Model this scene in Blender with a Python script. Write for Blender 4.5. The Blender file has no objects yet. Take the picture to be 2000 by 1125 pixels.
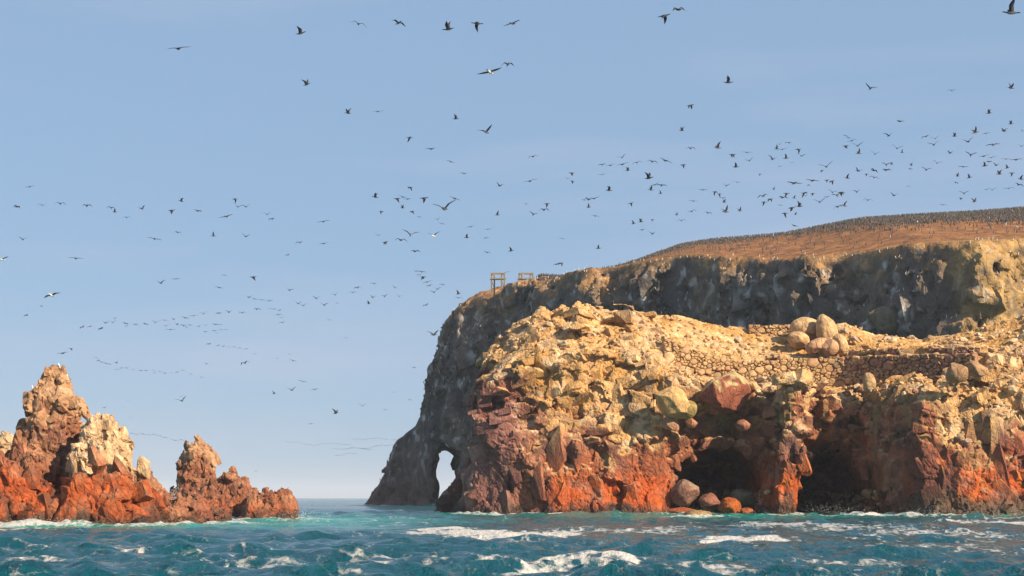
import bpy, math, random
import numpy as np
from mathutils import Vector
from mathutils.bvhtree import BVHTree

R = math.radians
rng = np.random.default_rng(7)
random.seed(7)
SC = bpy.context.scene
COL = SC.collection

# ------------------------------------------------------------------ camera, sky, sun, exposure
F, HOR, CH = 3200.0, 972.0, 2.2           # focal length in photo pixels, horizon row, eye height above the water
cam_d = bpy.data.cameras.new('camera')
cam_d.sensor_width = 36.0
cam_d.lens = 36.0 * F / 2000.0
cam_d.shift_y = (HOR - 562.5) / 2000.0
cam_d.clip_start = 0.5
cam_d.clip_end = 60000
cam = bpy.data.objects.new('camera', cam_d)
cam.location = (0, 0, CH)
cam.rotation_euler = (R(90), 0, 0)
COL.objects.link(cam)
SC.camera = cam

SUN = Vector((0.66, -0.56, 0.50)).normalized()
SUN_EL = math.asin(SUN.z)
SUN_AZ = math.atan2(SUN.x, SUN.y)
world = bpy.data.worlds.new('World')
SC.world = world
world.use_nodes = True
wn, wl = world.node_tree.nodes, world.node_tree.links
bg = wn['Background']
sky = wn.new('ShaderNodeTexSky')
sky.sky_type = 'NISHITA'
sky.sun_disc = False
sky.sun_elevation = SUN_EL
sky.sun_rotation = SUN_AZ
sky.altitude = 0
sky.air_density = 1.0
sky.dust_density = 0.3
sky.ozone_density = 3.0
mixn = wn.new('ShaderNodeMix'); mixn.data_type = 'RGBA'
mixn.inputs[0].default_value = 0.80
mixn.inputs[7].default_value = (2.75, 4.15, 6.1, 1)          # even marine haze over the whole sky
wl.new(sky.outputs[0], mixn.inputs[6])
tcw = wn.new('ShaderNodeTexCoord'); mpw = wn.new('ShaderNodeMapping'); mpw.inputs['Scale'].default_value = (1.6, 1.6, 13.0); mpw.inputs['Rotation'].default_value = (0, R(6), 0)
nzw = wn.new('ShaderNodeTexNoise'); nzw.inputs['Scale'].default_value = 1.5; nzw.inputs['Detail'].default_value = 5; nzw.inputs['Roughness'].default_value = 0.5
mrw = wn.new('ShaderNodeMapRange'); mrw.inputs[1].default_value = 0.44; mrw.inputs[2].default_value = 0.72; mrw.inputs[4].default_value = 0.42
cir = wn.new('ShaderNodeMix'); cir.data_type = 'RGBA'; cir.inputs[7].default_value = (5.0, 5.3, 6.6, 1)      # thin cirrus
wl.new(tcw.outputs['Generated'], mpw.inputs[0]); wl.new(mpw.outputs[0], nzw.inputs['Vector']); wl.new(nzw.outputs[0], mrw.inputs[0])
wl.new(mrw.outputs[0], cir.inputs[0]); wl.new(mixn.outputs[2], cir.inputs[6]); wl.new(cir.outputs[2], bg.inputs[0])
bg.inputs[1].default_value = 0.056
sun_d = bpy.data.lights.new('sun', 'SUN')
sun_d.energy = 5.0
sun_d.angle = R(0.5)
sun_d.color = (1.0, 0.83, 0.60)
sun = bpy.data.objects.new('sun', sun_d)
sun.rotation_euler = (-SUN).to_track_quat('-Z', 'Y').to_euler()
sun.location = (60, -60, 120)
COL.objects.link(sun)
SC.view_settings.view_transform = 'Standard'
SC.view_settings.look = 'None'
SC.view_settings.exposure = 1.0
SC.view_settings.gamma = 1.0
SC.view_settings.use_curve_mapping = False
SC.cycles.use_denoising = True
SC.cycles.max_bounces = 6
SC.cycles.volume_bounces = 0

# ------------------------------------------------------------------ numpy noise
f32 = np.float32
TAB = rng.random((32, 32, 32)).astype(f32) * 2 - 1

def vn(p, s, o=0.0):
    q = p / f32(s) + f32(o * 7.31 + 100)
    i = np.floor(q).astype(np.int32)
    t = (q - i).astype(f32)
    t = t * t * (3 - 2 * t)
    i0 = i & 31
    i1 = (i + 1) & 31
    x0, y0, z0 = i0.T
    x1, y1, z1 = i1.T
    tx, ty, tz = t.T
    a = TAB[x0, y0, z0] * (1 - tx) + TAB[x1, y0, z0] * tx
    b = TAB[x0, y1, z0] * (1 - tx) + TAB[x1, y1, z0] * tx
    c = TAB[x0, y0, z1] * (1 - tx) + TAB[x1, y0, z1] * tx
    d = TAB[x0, y1, z1] * (1 - tx) + TAB[x1, y1, z1] * tx
    return (a * (1 - ty) + b * ty) * (1 - tz) + (c * (1 - ty) + d * ty) * tz

def fbm(p, s, n=4, o=0.0, g=0.5):
    r, a, w = 0, 1.0, 0.0
    for k in range(n):
        r = r + a * vn(p, s, o + k * 1.7)
        w += a
        a *= g
        s = s * 0.5
    return r / w

def h32(x, y, z, seed):
    h = (x.astype(np.uint32) * np.uint32(73856093)) ^ (y.astype(np.uint32) * np.uint32(19349663)) ^ (z.astype(np.uint32) * np.uint32(83492791)) ^ np.uint32(seed * 9781 + 17)
    h ^= h >> np.uint32(16); h *= np.uint32(0x7feb352d)
    h ^= h >> np.uint32(15); h *= np.uint32(0x846ca68b)
    h ^= h >> np.uint32(16)
    return h

def rnd(h, k):
    h = h * np.uint32(747796405 + 2 * k * 88888) + np.uint32(2891336453 + k * 977)
    h ^= h >> np.uint32(15); h *= np.uint32(0x2c1b3c6d); h ^= h >> np.uint32(13)
    return (h >> np.uint32(8)).astype(f32) * f32(1 / 16777216.0)

def vor(p, size, seed, boxy_=False):
    """nearest jittered cell: distance to it, gap to the second one, its hash, vector from its centre (metres)"""
    sz = np.array(size, f32)
    q = (p / sz).astype(f32)
    b = np.floor(q - f32(0.5)).astype(np.int32)
    N = len(p)
    f1 = np.full(N, 9e9, f32); f2 = np.full(N, 9e9, f32)
    hid = np.zeros(N, np.uint32); vec = np.zeros((N, 3), f32)
    for dx in (0, 1):
        for dy in (0, 1):
            for dz in (0, 1):
                cx, cy, cz = b[:, 0] + dx, b[:, 1] + dy, b[:, 2] + dz
                h = h32(cx, cy, cz, seed)
                v = np.stack([q[:, 0] - cx - f32(.5) - f32(.75) * (rnd(h, 1) - f32(.5)),
                              q[:, 1] - cy - f32(.5) - f32(.75) * (rnd(h, 2) - f32(.5)),
                              q[:, 2] - cz - f32(.5) - f32(.75) * (rnd(h, 3) - f32(.5))], 1)
                v2 = v * v
                d = np.sqrt(np.sqrt((v2 * v2 * v2 * v2).sum(1))) if boxy_ else v2.sum(1)
                m = d < f1
                f2 = np.where(m, f1, np.minimum(f2, d))
                f1 = np.where(m, d, f1)
                hid = np.where(m, h, hid)
                vec = np.where(m[:, None], v, vec)
    return np.sqrt(f1), np.sqrt(f2) - np.sqrt(f1), hid, vec * sz

JOINT = np.array([[0.882, -0.402, 0.246], [0.424, 0.905, -0.041], [-0.206, 0.140, 0.969]], f32)   # dip of the rock's joint sets
def blocks(p, size, seed, amp, tilt, gd=0.0, gw=0.10, warp=0.10):
    """outward displacement (m) of rock broken along joints: every cell a tilted facet at its own depth"""
    w = np.stack([vn(p, size[0] * 0.9, seed), vn(p, size[1] * 0.9, seed + 3), vn(p, size[2] * 0.9, seed + 6)], 1) * (warp * np.array(size, f32))
    f1, gap, h, v = vor((p + w) @ JOINT, size, seed, True)
    o = rnd(h, 5) * 2 - 1
    t1 = np.stack([rnd(h, 6), rnd(h, 7), rnd(h, 8)], 1) * 2 - 1     # a nearly flat face ...
    t2 = np.stack([rnd(h, 9), rnd(h, 10), rnd(h, 12)], 1) * 2 - 1   # ... with one broken corner
    r = amp * o + np.minimum(tilt * (t1 * v).sum(1), 3.2 * tilt * (t2 * v).sum(1) + f32(0.22 * size[0]))
    if gd:
        r = r - gd * np.exp(-(gap / gw) ** 2)
    return r

def smax(a, b, k):
    h = np.maximum(k - np.abs(a - b), 0) / k
    return np.maximum(a, b) + h * h * k * 0.25

def smin(a, b, k):
    return -smax(-a, -b, k)

def smooth(e0, e1, x):
    t = np.clip((x - e0) / (e1 - e0), 0, 1)
    return t * t * (3 - 2 * t)

# ------------------------------------------------------------------ mesh from an implicit shape (surface nets)
def nets(lo, hi, vox, func, disp, band):
    n = [int(math.ceil((hi[k] - lo[k]) / vox)) + 1 for k in range(3)]
    ax = [(lo[k] + vox * np.arange(n[k])).astype(f32) for k in range(3)]
    d = np.empty(n, f32)
    st = max(1, int(3e6 / (n[1] * n[2])))
    for a in range(0, n[0], st):
        X = ax[0][a:a + st, None, None]
        v = np.broadcast_to(func(X, ax[1][None, :, None], ax[2][None, None, :]), (X.shape[0], n[1], n[2])).astype(f32)
        idx = np.nonzero(np.abs(v) < band)
        v = v.copy()
        if len(idx[0]):
            p = np.stack([ax[0][a + idx[0]], ax[1][idx[1]], ax[2][idx[2]]], 1)
            v[idx] -= disp(p)
        d[a:a + st] = v
    d[0] = np.maximum(d[0], .01); d[-1] = np.maximum(d[-1], .01)
    d[:, 0] = np.maximum(d[:, 0], .01); d[:, -1] = np.maximum(d[:, -1], .01)
    d[:, :, -1] = np.maximum(d[:, :, -1], .01)
    s = d < 0
    c = np.zeros([k - 1 for k in n], np.uint8)
    for i in (0, 1):
        for j in (0, 1):
            for k in (0, 1):
                c += s[i:n[0] - 1 + i, j:n[1] - 1 + j, k:n[2] - 1 + k]
    cells = np.argwhere((c > 0) & (c < 8)).astype(np.int32)
    vid = np.full(c.shape, -1, np.int32)
    vid[cells[:, 0], cells[:, 1], cells[:, 2]] = np.arange(len(cells))
    acc = np.zeros((len(cells), 3), f32); cnt = np.zeros(len(cells), f32)
    cor = [(i, j, k) for i in (0, 1) for j in (0, 1) for k in (0, 1)]
    dv = {q: d[cells[:, 0] + q[0], cells[:, 1] + q[1], cells[:, 2] + q[2]] for q in cor}
    for q in cor:
        for a in range(3):
            if q[a] == 0:
                r = list(q); r[a] = 1; r = tuple(r)
                A, B = dv[q], dv[r]
                m = (A < 0) != (B < 0)
                t = np.where(m, A / np.where(m, A - B, 1), 0)
                e = np.array(q, f32)[None, :].repeat(len(cells), 0)
                e[:, a] += t
                acc[m] += e[m]
                cnt[m] += 1
    V = (cells + acc / cnt[:, None]) * f32(vox) + np.array(lo, f32)
    quads = []
    for a in range(3):
        b, e = (a + 1) % 3, (a + 2) % 3
        sl0 = [slice(None)] * 3; sl1 = [slice(None)] * 3
        sl0[a] = slice(0, n[a] - 1); sl1[a] = slice(1, n[a])
        m = s[tuple(sl0)] != s[tuple(sl1)]
        E = np.argwhere(m)
        E = E[(E[:, b] > 0) & (E[:, e] > 0) & (E[:, b] < n[b] - 1) & (E[:, e] < n[e] - 1)]
        ins = s[E[:, 0], E[:, 1], E[:, 2]]
        def cell(db, de):
            Q = E.copy(); Q[:, b] -= db; Q[:, e] -= de
            return vid[Q[:, 0], Q[:, 1], Q[:, 2]]
        q = np.stack([cell(1, 1), cell(0, 1), cell(0, 0), cell(1, 0)], 1)
        q[~ins] = q[~ins][:, ::-1]
        quads.append(q)
    Q = np.concatenate(quads)
    Q = Q[(Q >= 0).all(1)]
    # keep the large connected pieces only
    lab = np.arange(len(V))
    ea = Q.ravel(); eb = Q[:, [1, 2, 3, 0]].ravel()
    for _ in range(60):
        m = np.minimum(lab[ea], lab[eb])
        old = lab.copy()
        np.minimum.at(lab, ea, m); np.minimum.at(lab, eb, m)
        lab = lab[lab]; lab = lab[lab]
        if (lab == old).all():
            break
    cntl = np.bincount(lab, minlength=len(V))
    keep = cntl[lab] > len(V) * 0.03
    Q = Q[keep[Q[:, 0]]]
    used = np.unique(Q)
    rm = np.full(len(V), -1); rm[used] = np.arange(len(used))
    return V[used].astype(f32), rm[Q].astype(np.int32)

def vnormals(V, Q):
    a = V[Q[:, 2]] - V[Q[:, 0]]
    b = V[Q[:, 3 % Q.shape[1]]] - V[Q[:, 1]]
    fn = np.cross(a, b)
    N = np.zeros_like(V)
    for k in range(Q.shape[1]):
        for j in range(3):
            N[:, j] += np.bincount(Q[:, k], weights=fn[:, j], minlength=len(V))
    return N / np.maximum(np.linalg.norm(N, axis=1), 1e-9)[:, None]

def relax(V, Q, n=1, w=0.5):
    for _ in range(n):
        s = np.zeros_like(V); c = np.zeros(len(V), f32)
        for k in range(4):
            a, b = Q[:, k], Q[:, (k + 1) % 4]
            for j in range(3):
                s[:, j] += np.bincount(a, weights=V[b, j], minlength=len(V))
            c += np.bincount(a, minlength=len(V))
        V = V * (1 - w) + w * s / np.maximum(c, 1)[:, None]
    return V.astype(f32)

def mesh_np(name, V, Q, col=None, smoothsh=False, extra=None):
    me = bpy.data.meshes.new(name)
    k = Q.shape[1]
    me.vertices.add(len(V)); me.vertices.foreach_set('co', V.astype(f32).ravel())
    me.loops.add(len(Q) * k); me.loops.foreach_set('vertex_index', Q.astype(np.int32).ravel())
    me.polygons.add(len(Q))
    me.polygons.foreach_set('loop_start', np.arange(0, len(Q) * k, k, dtype=np.int32))
    me.polygons.foreach_set('use_smooth', np.full(len(Q), smoothsh))
    me.update(calc_edges=True)
    if col is not None:
        at = me.color_attributes.new('tint', 'FLOAT_COLOR', 'POINT')
        c4 = np.ones((len(V), 4), f32); c4[:, :3] = np.clip(col, 0, 1)
        at.data.foreach_set('color', c4.ravel())
    for nm, arr in (extra or {}).items():
        at = me.attributes.new(nm, 'FLOAT', 'POINT')
        at.data.foreach_set('value', arr.astype(f32))
    return me

def link(name, me, mat=None, parent=None, label=None, cat=None, group=None, kind=None):
    o = bpy.data.objects.new(name, me)
    if mat is not None and me is not None and not me.materials:
        me.materials.append(mat)
    COL.objects.link(o)
    if parent is not None:
        o.parent = parent
    if cat and not kind:
        kind = 'thing'
    for k, v in (('label', label), ('category', cat), ('group', group), ('kind', kind)):
        if v:
            o[k] = v
    return o

# ------------------------------------------------------------------ materials
def node_mat(name):
    m = bpy.data.materials.new(name)
    m.use_nodes = True
    return m, m.node_tree.nodes, m.node_tree.links, m.node_tree.nodes['Principled BSDF']

def rock_mat(name, scale, bump=0.55, rough=0.9, vary=0.45):
    m, n, l, b = node_mat(name)
    at = n.new('ShaderNodeAttribute'); at.attribute_name = 'tint'
    tc = n.new('ShaderNodeTexCoord')
    n1 = n.new('ShaderNodeTexNoise'); n1.inputs['Scale'].default_value = scale
    n1.inputs['Detail'].default_value = 8; n1.inputs['Roughness'].default_value = 0.7
    n2 = n.new('ShaderNodeTexNoise'); n2.inputs['Scale'].default_value = scale * 4.3
    n2.inputs['Detail'].default_value = 5
    vo = n.new('ShaderNodeTexVoronoi'); vo.feature = 'DISTANCE_TO_EDGE'; vo.inputs['Scale'].default_value = scale * 1.4
    mp = n.new('ShaderNodeMapping'); mp.inputs['Scale'].default_value = (1, 1, 0.6)
    wr = n.new('ShaderNodeVectorMath'); wr.operation = 'MULTIPLY_ADD'
    wr.inputs[1].default_value = (0.5 / scale,) * 3
    l.new(tc.outputs['Object'], mp.inputs[0])
    l.new(n1.outputs['Color'], wr.inputs[0]); l.new(mp.outputs[0], wr.inputs[2])
    for x in (n1, n2):
        l.new(tc.outputs['Object'], x.inputs['Vector'])
    l.new(wr.outputs[0], vo.inputs['Vector'])
    r1 = n.new('ShaderNodeMapRange'); r1.inputs[1].default_value = 0.3; r1.inputs[2].default_value = 0.7
    r1.inputs[3].default_value = 1 - vary; r1.inputs[4].default_value = 1 + vary * 0.75
    l.new(n1.outputs[0], r1.inputs[0])
    mu = n.new('ShaderNodeMix'); mu.data_type = 'RGBA'; mu.blend_type = 'MULTIPLY'; mu.inputs[0].default_value = 1
    l.new(at.outputs['Color'], mu.inputs[6]); l.new(r1.outputs[0], mu.inputs[7])
    l.new(mu.outputs[2], b.inputs['Base Color'])
    cr = n.new('ShaderNodeMapRange'); cr.inputs[1].default_value = 0; cr.inputs[2].default_value = 0.08
    l.new(vo.outputs['Distance'], cr.inputs[0])
    a1 = n.new('ShaderNodeMath'); a1.operation = 'MULTIPLY_ADD'; a1.inputs[1].default_value = 1.6
    l.new(n1.outputs[0], a1.inputs[0]); l.new(cr.outputs[0], a1.inputs[2])
    a2 = n.new('ShaderNodeMath'); a2.operation = 'MULTIPLY_ADD'; a2.inputs[1].default_value = 0.6
    l.new(n2.outputs[0], a2.inputs[0]); l.new(a1.outputs[0], a2.inputs[2])
    bp = n.new('ShaderNodeBump'); bp.inputs['Strength'].default_value = bump
    bp.inputs['Distance'].default_value = 0.35 / scale
    l.new(a2.outputs[0], bp.inputs['Height']); l.new(bp.outputs[0], b.inputs['Normal'])
    gp = n.new('ShaderNodeNewGeometry'); sx = n.new('ShaderNodeSeparateXYZ')
    l.new(gp.outputs['Position'], sx.inputs[0])
    wz = n.new('ShaderNodeMath'); wz.operation = 'MULTIPLY_ADD'; wz.inputs[1].default_value = 1.6
    l.new(n1.outputs[0], wz.inputs[0]); l.new(sx.outputs['Z'], wz.inputs[2])
    wr2 = n.new('ShaderNodeMapRange'); wr2.inputs[1].default_value = 1.2; wr2.inputs[2].default_value = 2.6
    wr2.inputs[3].default_value = 0.28; wr2.inputs[4].default_value = rough
    l.new(wz.outputs[0], wr2.inputs[0]); l.new(wr2.outputs[0], b.inputs['Roughness'])
    b.inputs['Specular IOR Level'].default_value = 0.3
    return m

def plain_mat(name, col, rough=0.7, noise=6.0, vary=0.25):
    m, n, l, b = node_mat(name)
    tc = n.new('ShaderNodeTexCoord')
    nz = n.new('ShaderNodeTexNoise'); nz.inputs['Scale'].default_value = noise; nz.inputs['Detail'].default_value = 6
    l.new(tc.outputs['Object'], nz.inputs['Vector'])
    oi = n.new('ShaderNodeObjectInfo')
    rp = n.new('ShaderNodeMapRange'); rp.inputs[1].default_value = 0.3; rp.inputs[2].default_value = 0.7
    rp.inputs[3].default_value = 1 - vary; rp.inputs[4].default_value = 1 + vary
    l.new(nz.outputs[0], rp.inputs[0])
    mu = n.new('ShaderNodeMix'); mu.data_type = 'RGBA'; mu.blend_type = 'MULTIPLY'; mu.inputs[0].default_value = 1
    mu.inputs[6].default_value = (*col, 1)
    l.new(rp.outputs[0], mu.inputs[7]); l.new(mu.outputs[2], b.inputs['Base Color'])
    b.inputs['Roughness'].default_value = rough
    return m

def tint_mat(name, rough=0.7):
    m, n, l, b = node_mat(name)
    at = n.new('ShaderNodeAttribute'); at.attribute_name = 'tint'
    l.new(at.outputs['Color'], b.inputs['Base Color'])
    b.inputs['Roughness'].default_value = rough
    return m

M_NEAR = rock_mat('headland_rock', 0.9)
M_FAR = rock_mat('island_rock', 0.35, bump=0.5)
M_STACK = rock_mat('stack_rock', 1.3)
M_BIRD = tint_mat('feathers')
M_WOOD = plain_mat('weathered_wood', (0.20, 0.15, 0.10), 0.85, 3.0, 0.4)

def rotm(ax, ay, az):
    from mathutils import Euler
    return np.array(Euler((ax, ay, az)).to_matrix(), f32)

# ------------------------------------------------------------------ pixels to places
def P(px, py, D):
    return Vector(((px - 1000) / F * D, D, CH + (HOR - py) / F * D))

def lerp_tab(x, xs, ys):
    return np.interp(x, xs, ys).astype(f32)

BVHS = []
def ray(px, py):
    o = Vector((0, 0, CH)); dr = Vector(((px - 1000) / F, 1, (HOR - py) / F)).normalized()
    best = None
    for b in BVHS:
        h = b.ray_cast(o, dr)
        if h[0] is not None and (best is None or h[3] < best[3]):
            best = h
    return best

def down(x, y):
    best = None
    for b in BVHS:
        h = b.ray_cast(Vector((x, y, 200)), Vector((0, 0, -1)))
        if h[0] is not None and (best is None or h[0].z > best[0].z):
            best = h
    return best

def profile(X, Y, rows):
    """terrain height from rows X -> [(Y, Z), ...], all rows with the same number of points"""
    xs = [r[0] for r in rows]
    k = len(rows[0][1])
    Ys = [np.interp(X, xs, [r[1][i][0] for r in rows]) for i in range(k)]
    Zs = [np.interp(X, xs, [r[1][i][1] for r in rows]) for i in range(k)]
    z = np.broadcast_to(Zs[0], np.broadcast(X, Y).shape).copy()
    for i in range(k - 1):
        t = np.clip((Y - Ys[i]) / np.maximum(Ys[i + 1] - Ys[i], 1e-3), 0, 1)
        z = z + t * (Zs[i + 1] - Zs[i])
    return z

def mixc(a, b, t):
    return a * (1 - t[:, None]) + np.array(b, f32)[None, :] * t[:, None]

def flat(c, n):
    return np.tile(np.array(c, f32), (n, 1))

# ------------------------------------------------------------------ the near headland with its two caves
H_X = [-11, -5.2, -1.5, 3.0, 9, 17.6, 19.0, 25, 31, 36, 41.5, 43.5, 47.6, 52, 58, 66, 78]
H_Y = [215, 204.6, 201.6, 199.4, 197.5, 197.3, 199.5, 200.5, 200.5, 201, 200.5, 197, 189, 187, 185, 183, 181]
H_L = [0.1, 0.1, 0.12, 0.2, 0.24, 0.2, 0.04, 0.0, 0.0, 0.0, 0.02, 0.05, 0.10, 0.32, 0.38, 0.38, 0.38]
WALL_X = [18.4, 22, 26, 30, 34, 42, 48, 55.5]
WALL_Y = [204.5, 206, 207.2, 208, 208.3, 208.2, 202, 195]
WALL_B = [20.3, 18.4, 16.9, 16.4, 16.3, 16.3, 16.3, 16.4]
WALL_T = [22.3, 20.9, 19.7, 19.3, 19.6, 20.0, 19.7, 19.2]
H_ROWS = [
    (-11, [(200, 3), (206, 4), (209, 4.5), (210, 5), (213, 5), (218, 5), (234, 2)]),
    (-4, [(200, 14), (206, 16.5), (209, 18.5), (210, 19), (213, 20), (218, 21), (234, 8)]),
    (0, [(200, 17), (206, 19), (209, 21), (210, 21.5), (213, 23.3), (218, 24.8), (234, 10)]),
    (3.4, [(197, 18.5), (203, 19.8), (206, 22), (207, 22.7), (210.5, 24.8), (215, 26.2), (234, 11)]),
    (6.7, [(196, 18.5), (202, 19.8), (205, 21.8), (206, 22.7), (209.5, 25.5), (214, 27.7), (234, 11)]),
    (8.7, [(196, 18.5), (202, 19.8), (205, 21.8), (206, 22.7), (209.5, 25.5), (214, 27.6), (234, 11)]),
    (12, [(196, 18.5), (202, 19.6), (205, 21.6), (206, 22.5), (210, 25), (215, 27.0), (234, 11)]),
    (16.8, [(196, 17.5), (201, 18.8), (204, 20.5), (205, 22.4), (210, 24.8), (215, 26.9), (234, 11)]),
    (19, [(198, 16.5), (202, 18.2), (204.4, 19.8), (205.0, 21.8), (210, 24.3), (215.5, 26.5), (234, 11)]),
    (22.3, [(198, 15.6), (202, 16.8), (205.8, 18.0), (206.4, 20.4), (211, 23.2), (216, 26.1), (234, 11)]),
    (26, [(198, 15), (201, 15.6), (206.9, 16.6), (207.5, 19.2), (212, 21.8), (217.5, 25.5), (234, 11)]),
    (30.5, [(197, 15), (201, 15.7), (207.7, 16.1), (208.3, 18.9), (213, 21.0), (219, 24.9), (234, 11)]),
    (37, [(197, 15), (201, 15.7), (207.9, 16.0), (208.5, 19.3), (213, 21.2), (220, 24.8), (235, 11)]),
    (42, [(196, 14.8), (200, 15.6), (207.8, 16.0), (208.4, 19.6), (213, 21.4), (220, 25.5), (235, 11)]),
    (44.7, [(195, 14.6), (199, 15.6), (205, 16.0), (205.6, 19.6), (212, 21.4), (220, 25.9), (235, 11)]),
    (48, [(192, 14.3), (196, 15.5), (201.6, 16.0), (202.2, 19.3), (210, 21.2), (220, 24.5), (235, 11)]),
    (54, [(189, 14.3), (192, 15.3), (196, 16.1), (196.6, 18.9), (206, 20.8), (218, 23.3), (235, 11)]),
    (57, [(187, 14.0), (190, 15.2), (194.5, 16.6), (196, 18.0), (205, 20.8), (214, 23.4), (235, 11)]),
    (60, [(186, 13.5), (190, 15.5), (195, 17.4), (197, 18.3), (205, 21.0), (212, 24.2), (235, 11)]),
    (66, [(184, 13.5), (188, 15.8), (194, 18), (197, 19), (204, 22), (210, 25.8), (235, 12)]),
    (78, [(182, 14), (188, 17), (194, 19), (197, 20), (204, 24), (210, 29), (235, 14)]),
]
def ell(X, Y, Z, c, r):
    q = np.sqrt(((X - c[0]) / r[0]) ** 2 + ((Y - c[1]) / r[1]) ** 2 + ((Z - c[2]) / r[2]) ** 2)
    return (q - 1) * min(r)

def headland(X, Y, Z):
    yf = np.interp(X, H_X, H_Y) + np.interp(X, H_X, H_L) * np.maximum(Z, 0) - 0.9 * np.exp(-(np.maximum(Z, 0) / 2.0) ** 2)
    yf = yf + 0.8 * np.sin(Z * 0.55 + 0.4 * X) * np.clip(1 - np.abs(X - 2) / 6, 0, 1)
    front = yf - Y
    top = Z - profile(X, Y, H_ROWS)
    xl = np.interp(Z, [0, 3.0, 5.4, 6.6, 10, 15.5, 21, 24.8, 27.5], [-10.0, -8.2, -6.4, -5.4, -4.8, -4.3, -2.9, 0.2, 5])
    f = smax(smax(front * 0.95, top * 0.9, 1.2), (xl - X) * 0.9, 1.0)
    # pillar between the caves
    xc = np.interp(Z, [0, 5, 10, 16.5], [32.2, 32.7, 33.5, 34.4])
    hw = np.interp(Z, [0, 4, 9, 13, 16.5], [1.3, 1.3, 1.65, 2.2, 2.4])
    yc = np.interp(Z, [0, 16], [196.2, 197.2])
    pil = smax(smax(np.abs(X - xc) - hw, np.abs(Y - yc - 2.5) - 4.6, 0.8), Z - 15.9, 0.8)
    # carve the caves and the recesses over them
    c1 = ell(X, Y, Z, (25.4, 203.5, 2.6), (6.2, 18, 7.0))
    c1b = ell(X, Y, Z, (26.2, 198.2, 9.4), (5.6, 4.4, 4.0))
    c2 = ell(X, Y, Z, (39.6, 203.5, 0.5), (5.0, 20.0, 8.4))
    c2b = ell(X, Y, Z, (39.0, 198.6, 9.0), (5.0, 4.2, 4.6))
    g1 = ell(X, Y, Z, (42.6, 196.8, 4.0), (1.2, 4.0, 6.0))
    for c in (c1, c1b, c2, c2b, g1):
        f = smax(f, -c, 0.8)
    return smin(f, pil, 0.7)

def headland_disp(p):
    # larger joints stand upright low on the face and turn into squarer blocks higher up
    lo = blocks(p, (3.1, 3.1, 7.0), 3, 0.60, 0.14, 0.35, 0.03)
    hi = blocks(p, (3.0, 3.0, 2.6), 5, 0.85, 0.26, 0.45, 0.04)
    t = smooth(6.5, 9.5, p[:, 2] + 2.5 * vn(p, 6, 2))
    r = lo * (1 - t) + hi * t
    pat = smooth(-0.1, 0.35, vn(p, 4.5, 13))
    r += blocks(p, (1.3, 1.3, 1.1), 9, 0.12, 0.20, 0.10, 0.05) * pat * (0.4 + 0.6 * t)
    r += blocks(p, (1.6, 1.6, 3.2), 15, 0.05, 0.07, 0.30, 0.035) * (1 - 0.6 * t)
    r += 0.30 * vn(p, 8, 4)
    ztop = profile(p[:, 0], p[:, 1], H_ROWS)
    soft = smooth(-1.6, -0.2, p[:, 2] - ztop) * smooth(202, 205, p[:, 1]) * smooth(14, 19, p[:, 0])
    return r * (1 - 0.8 * soft)

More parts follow.
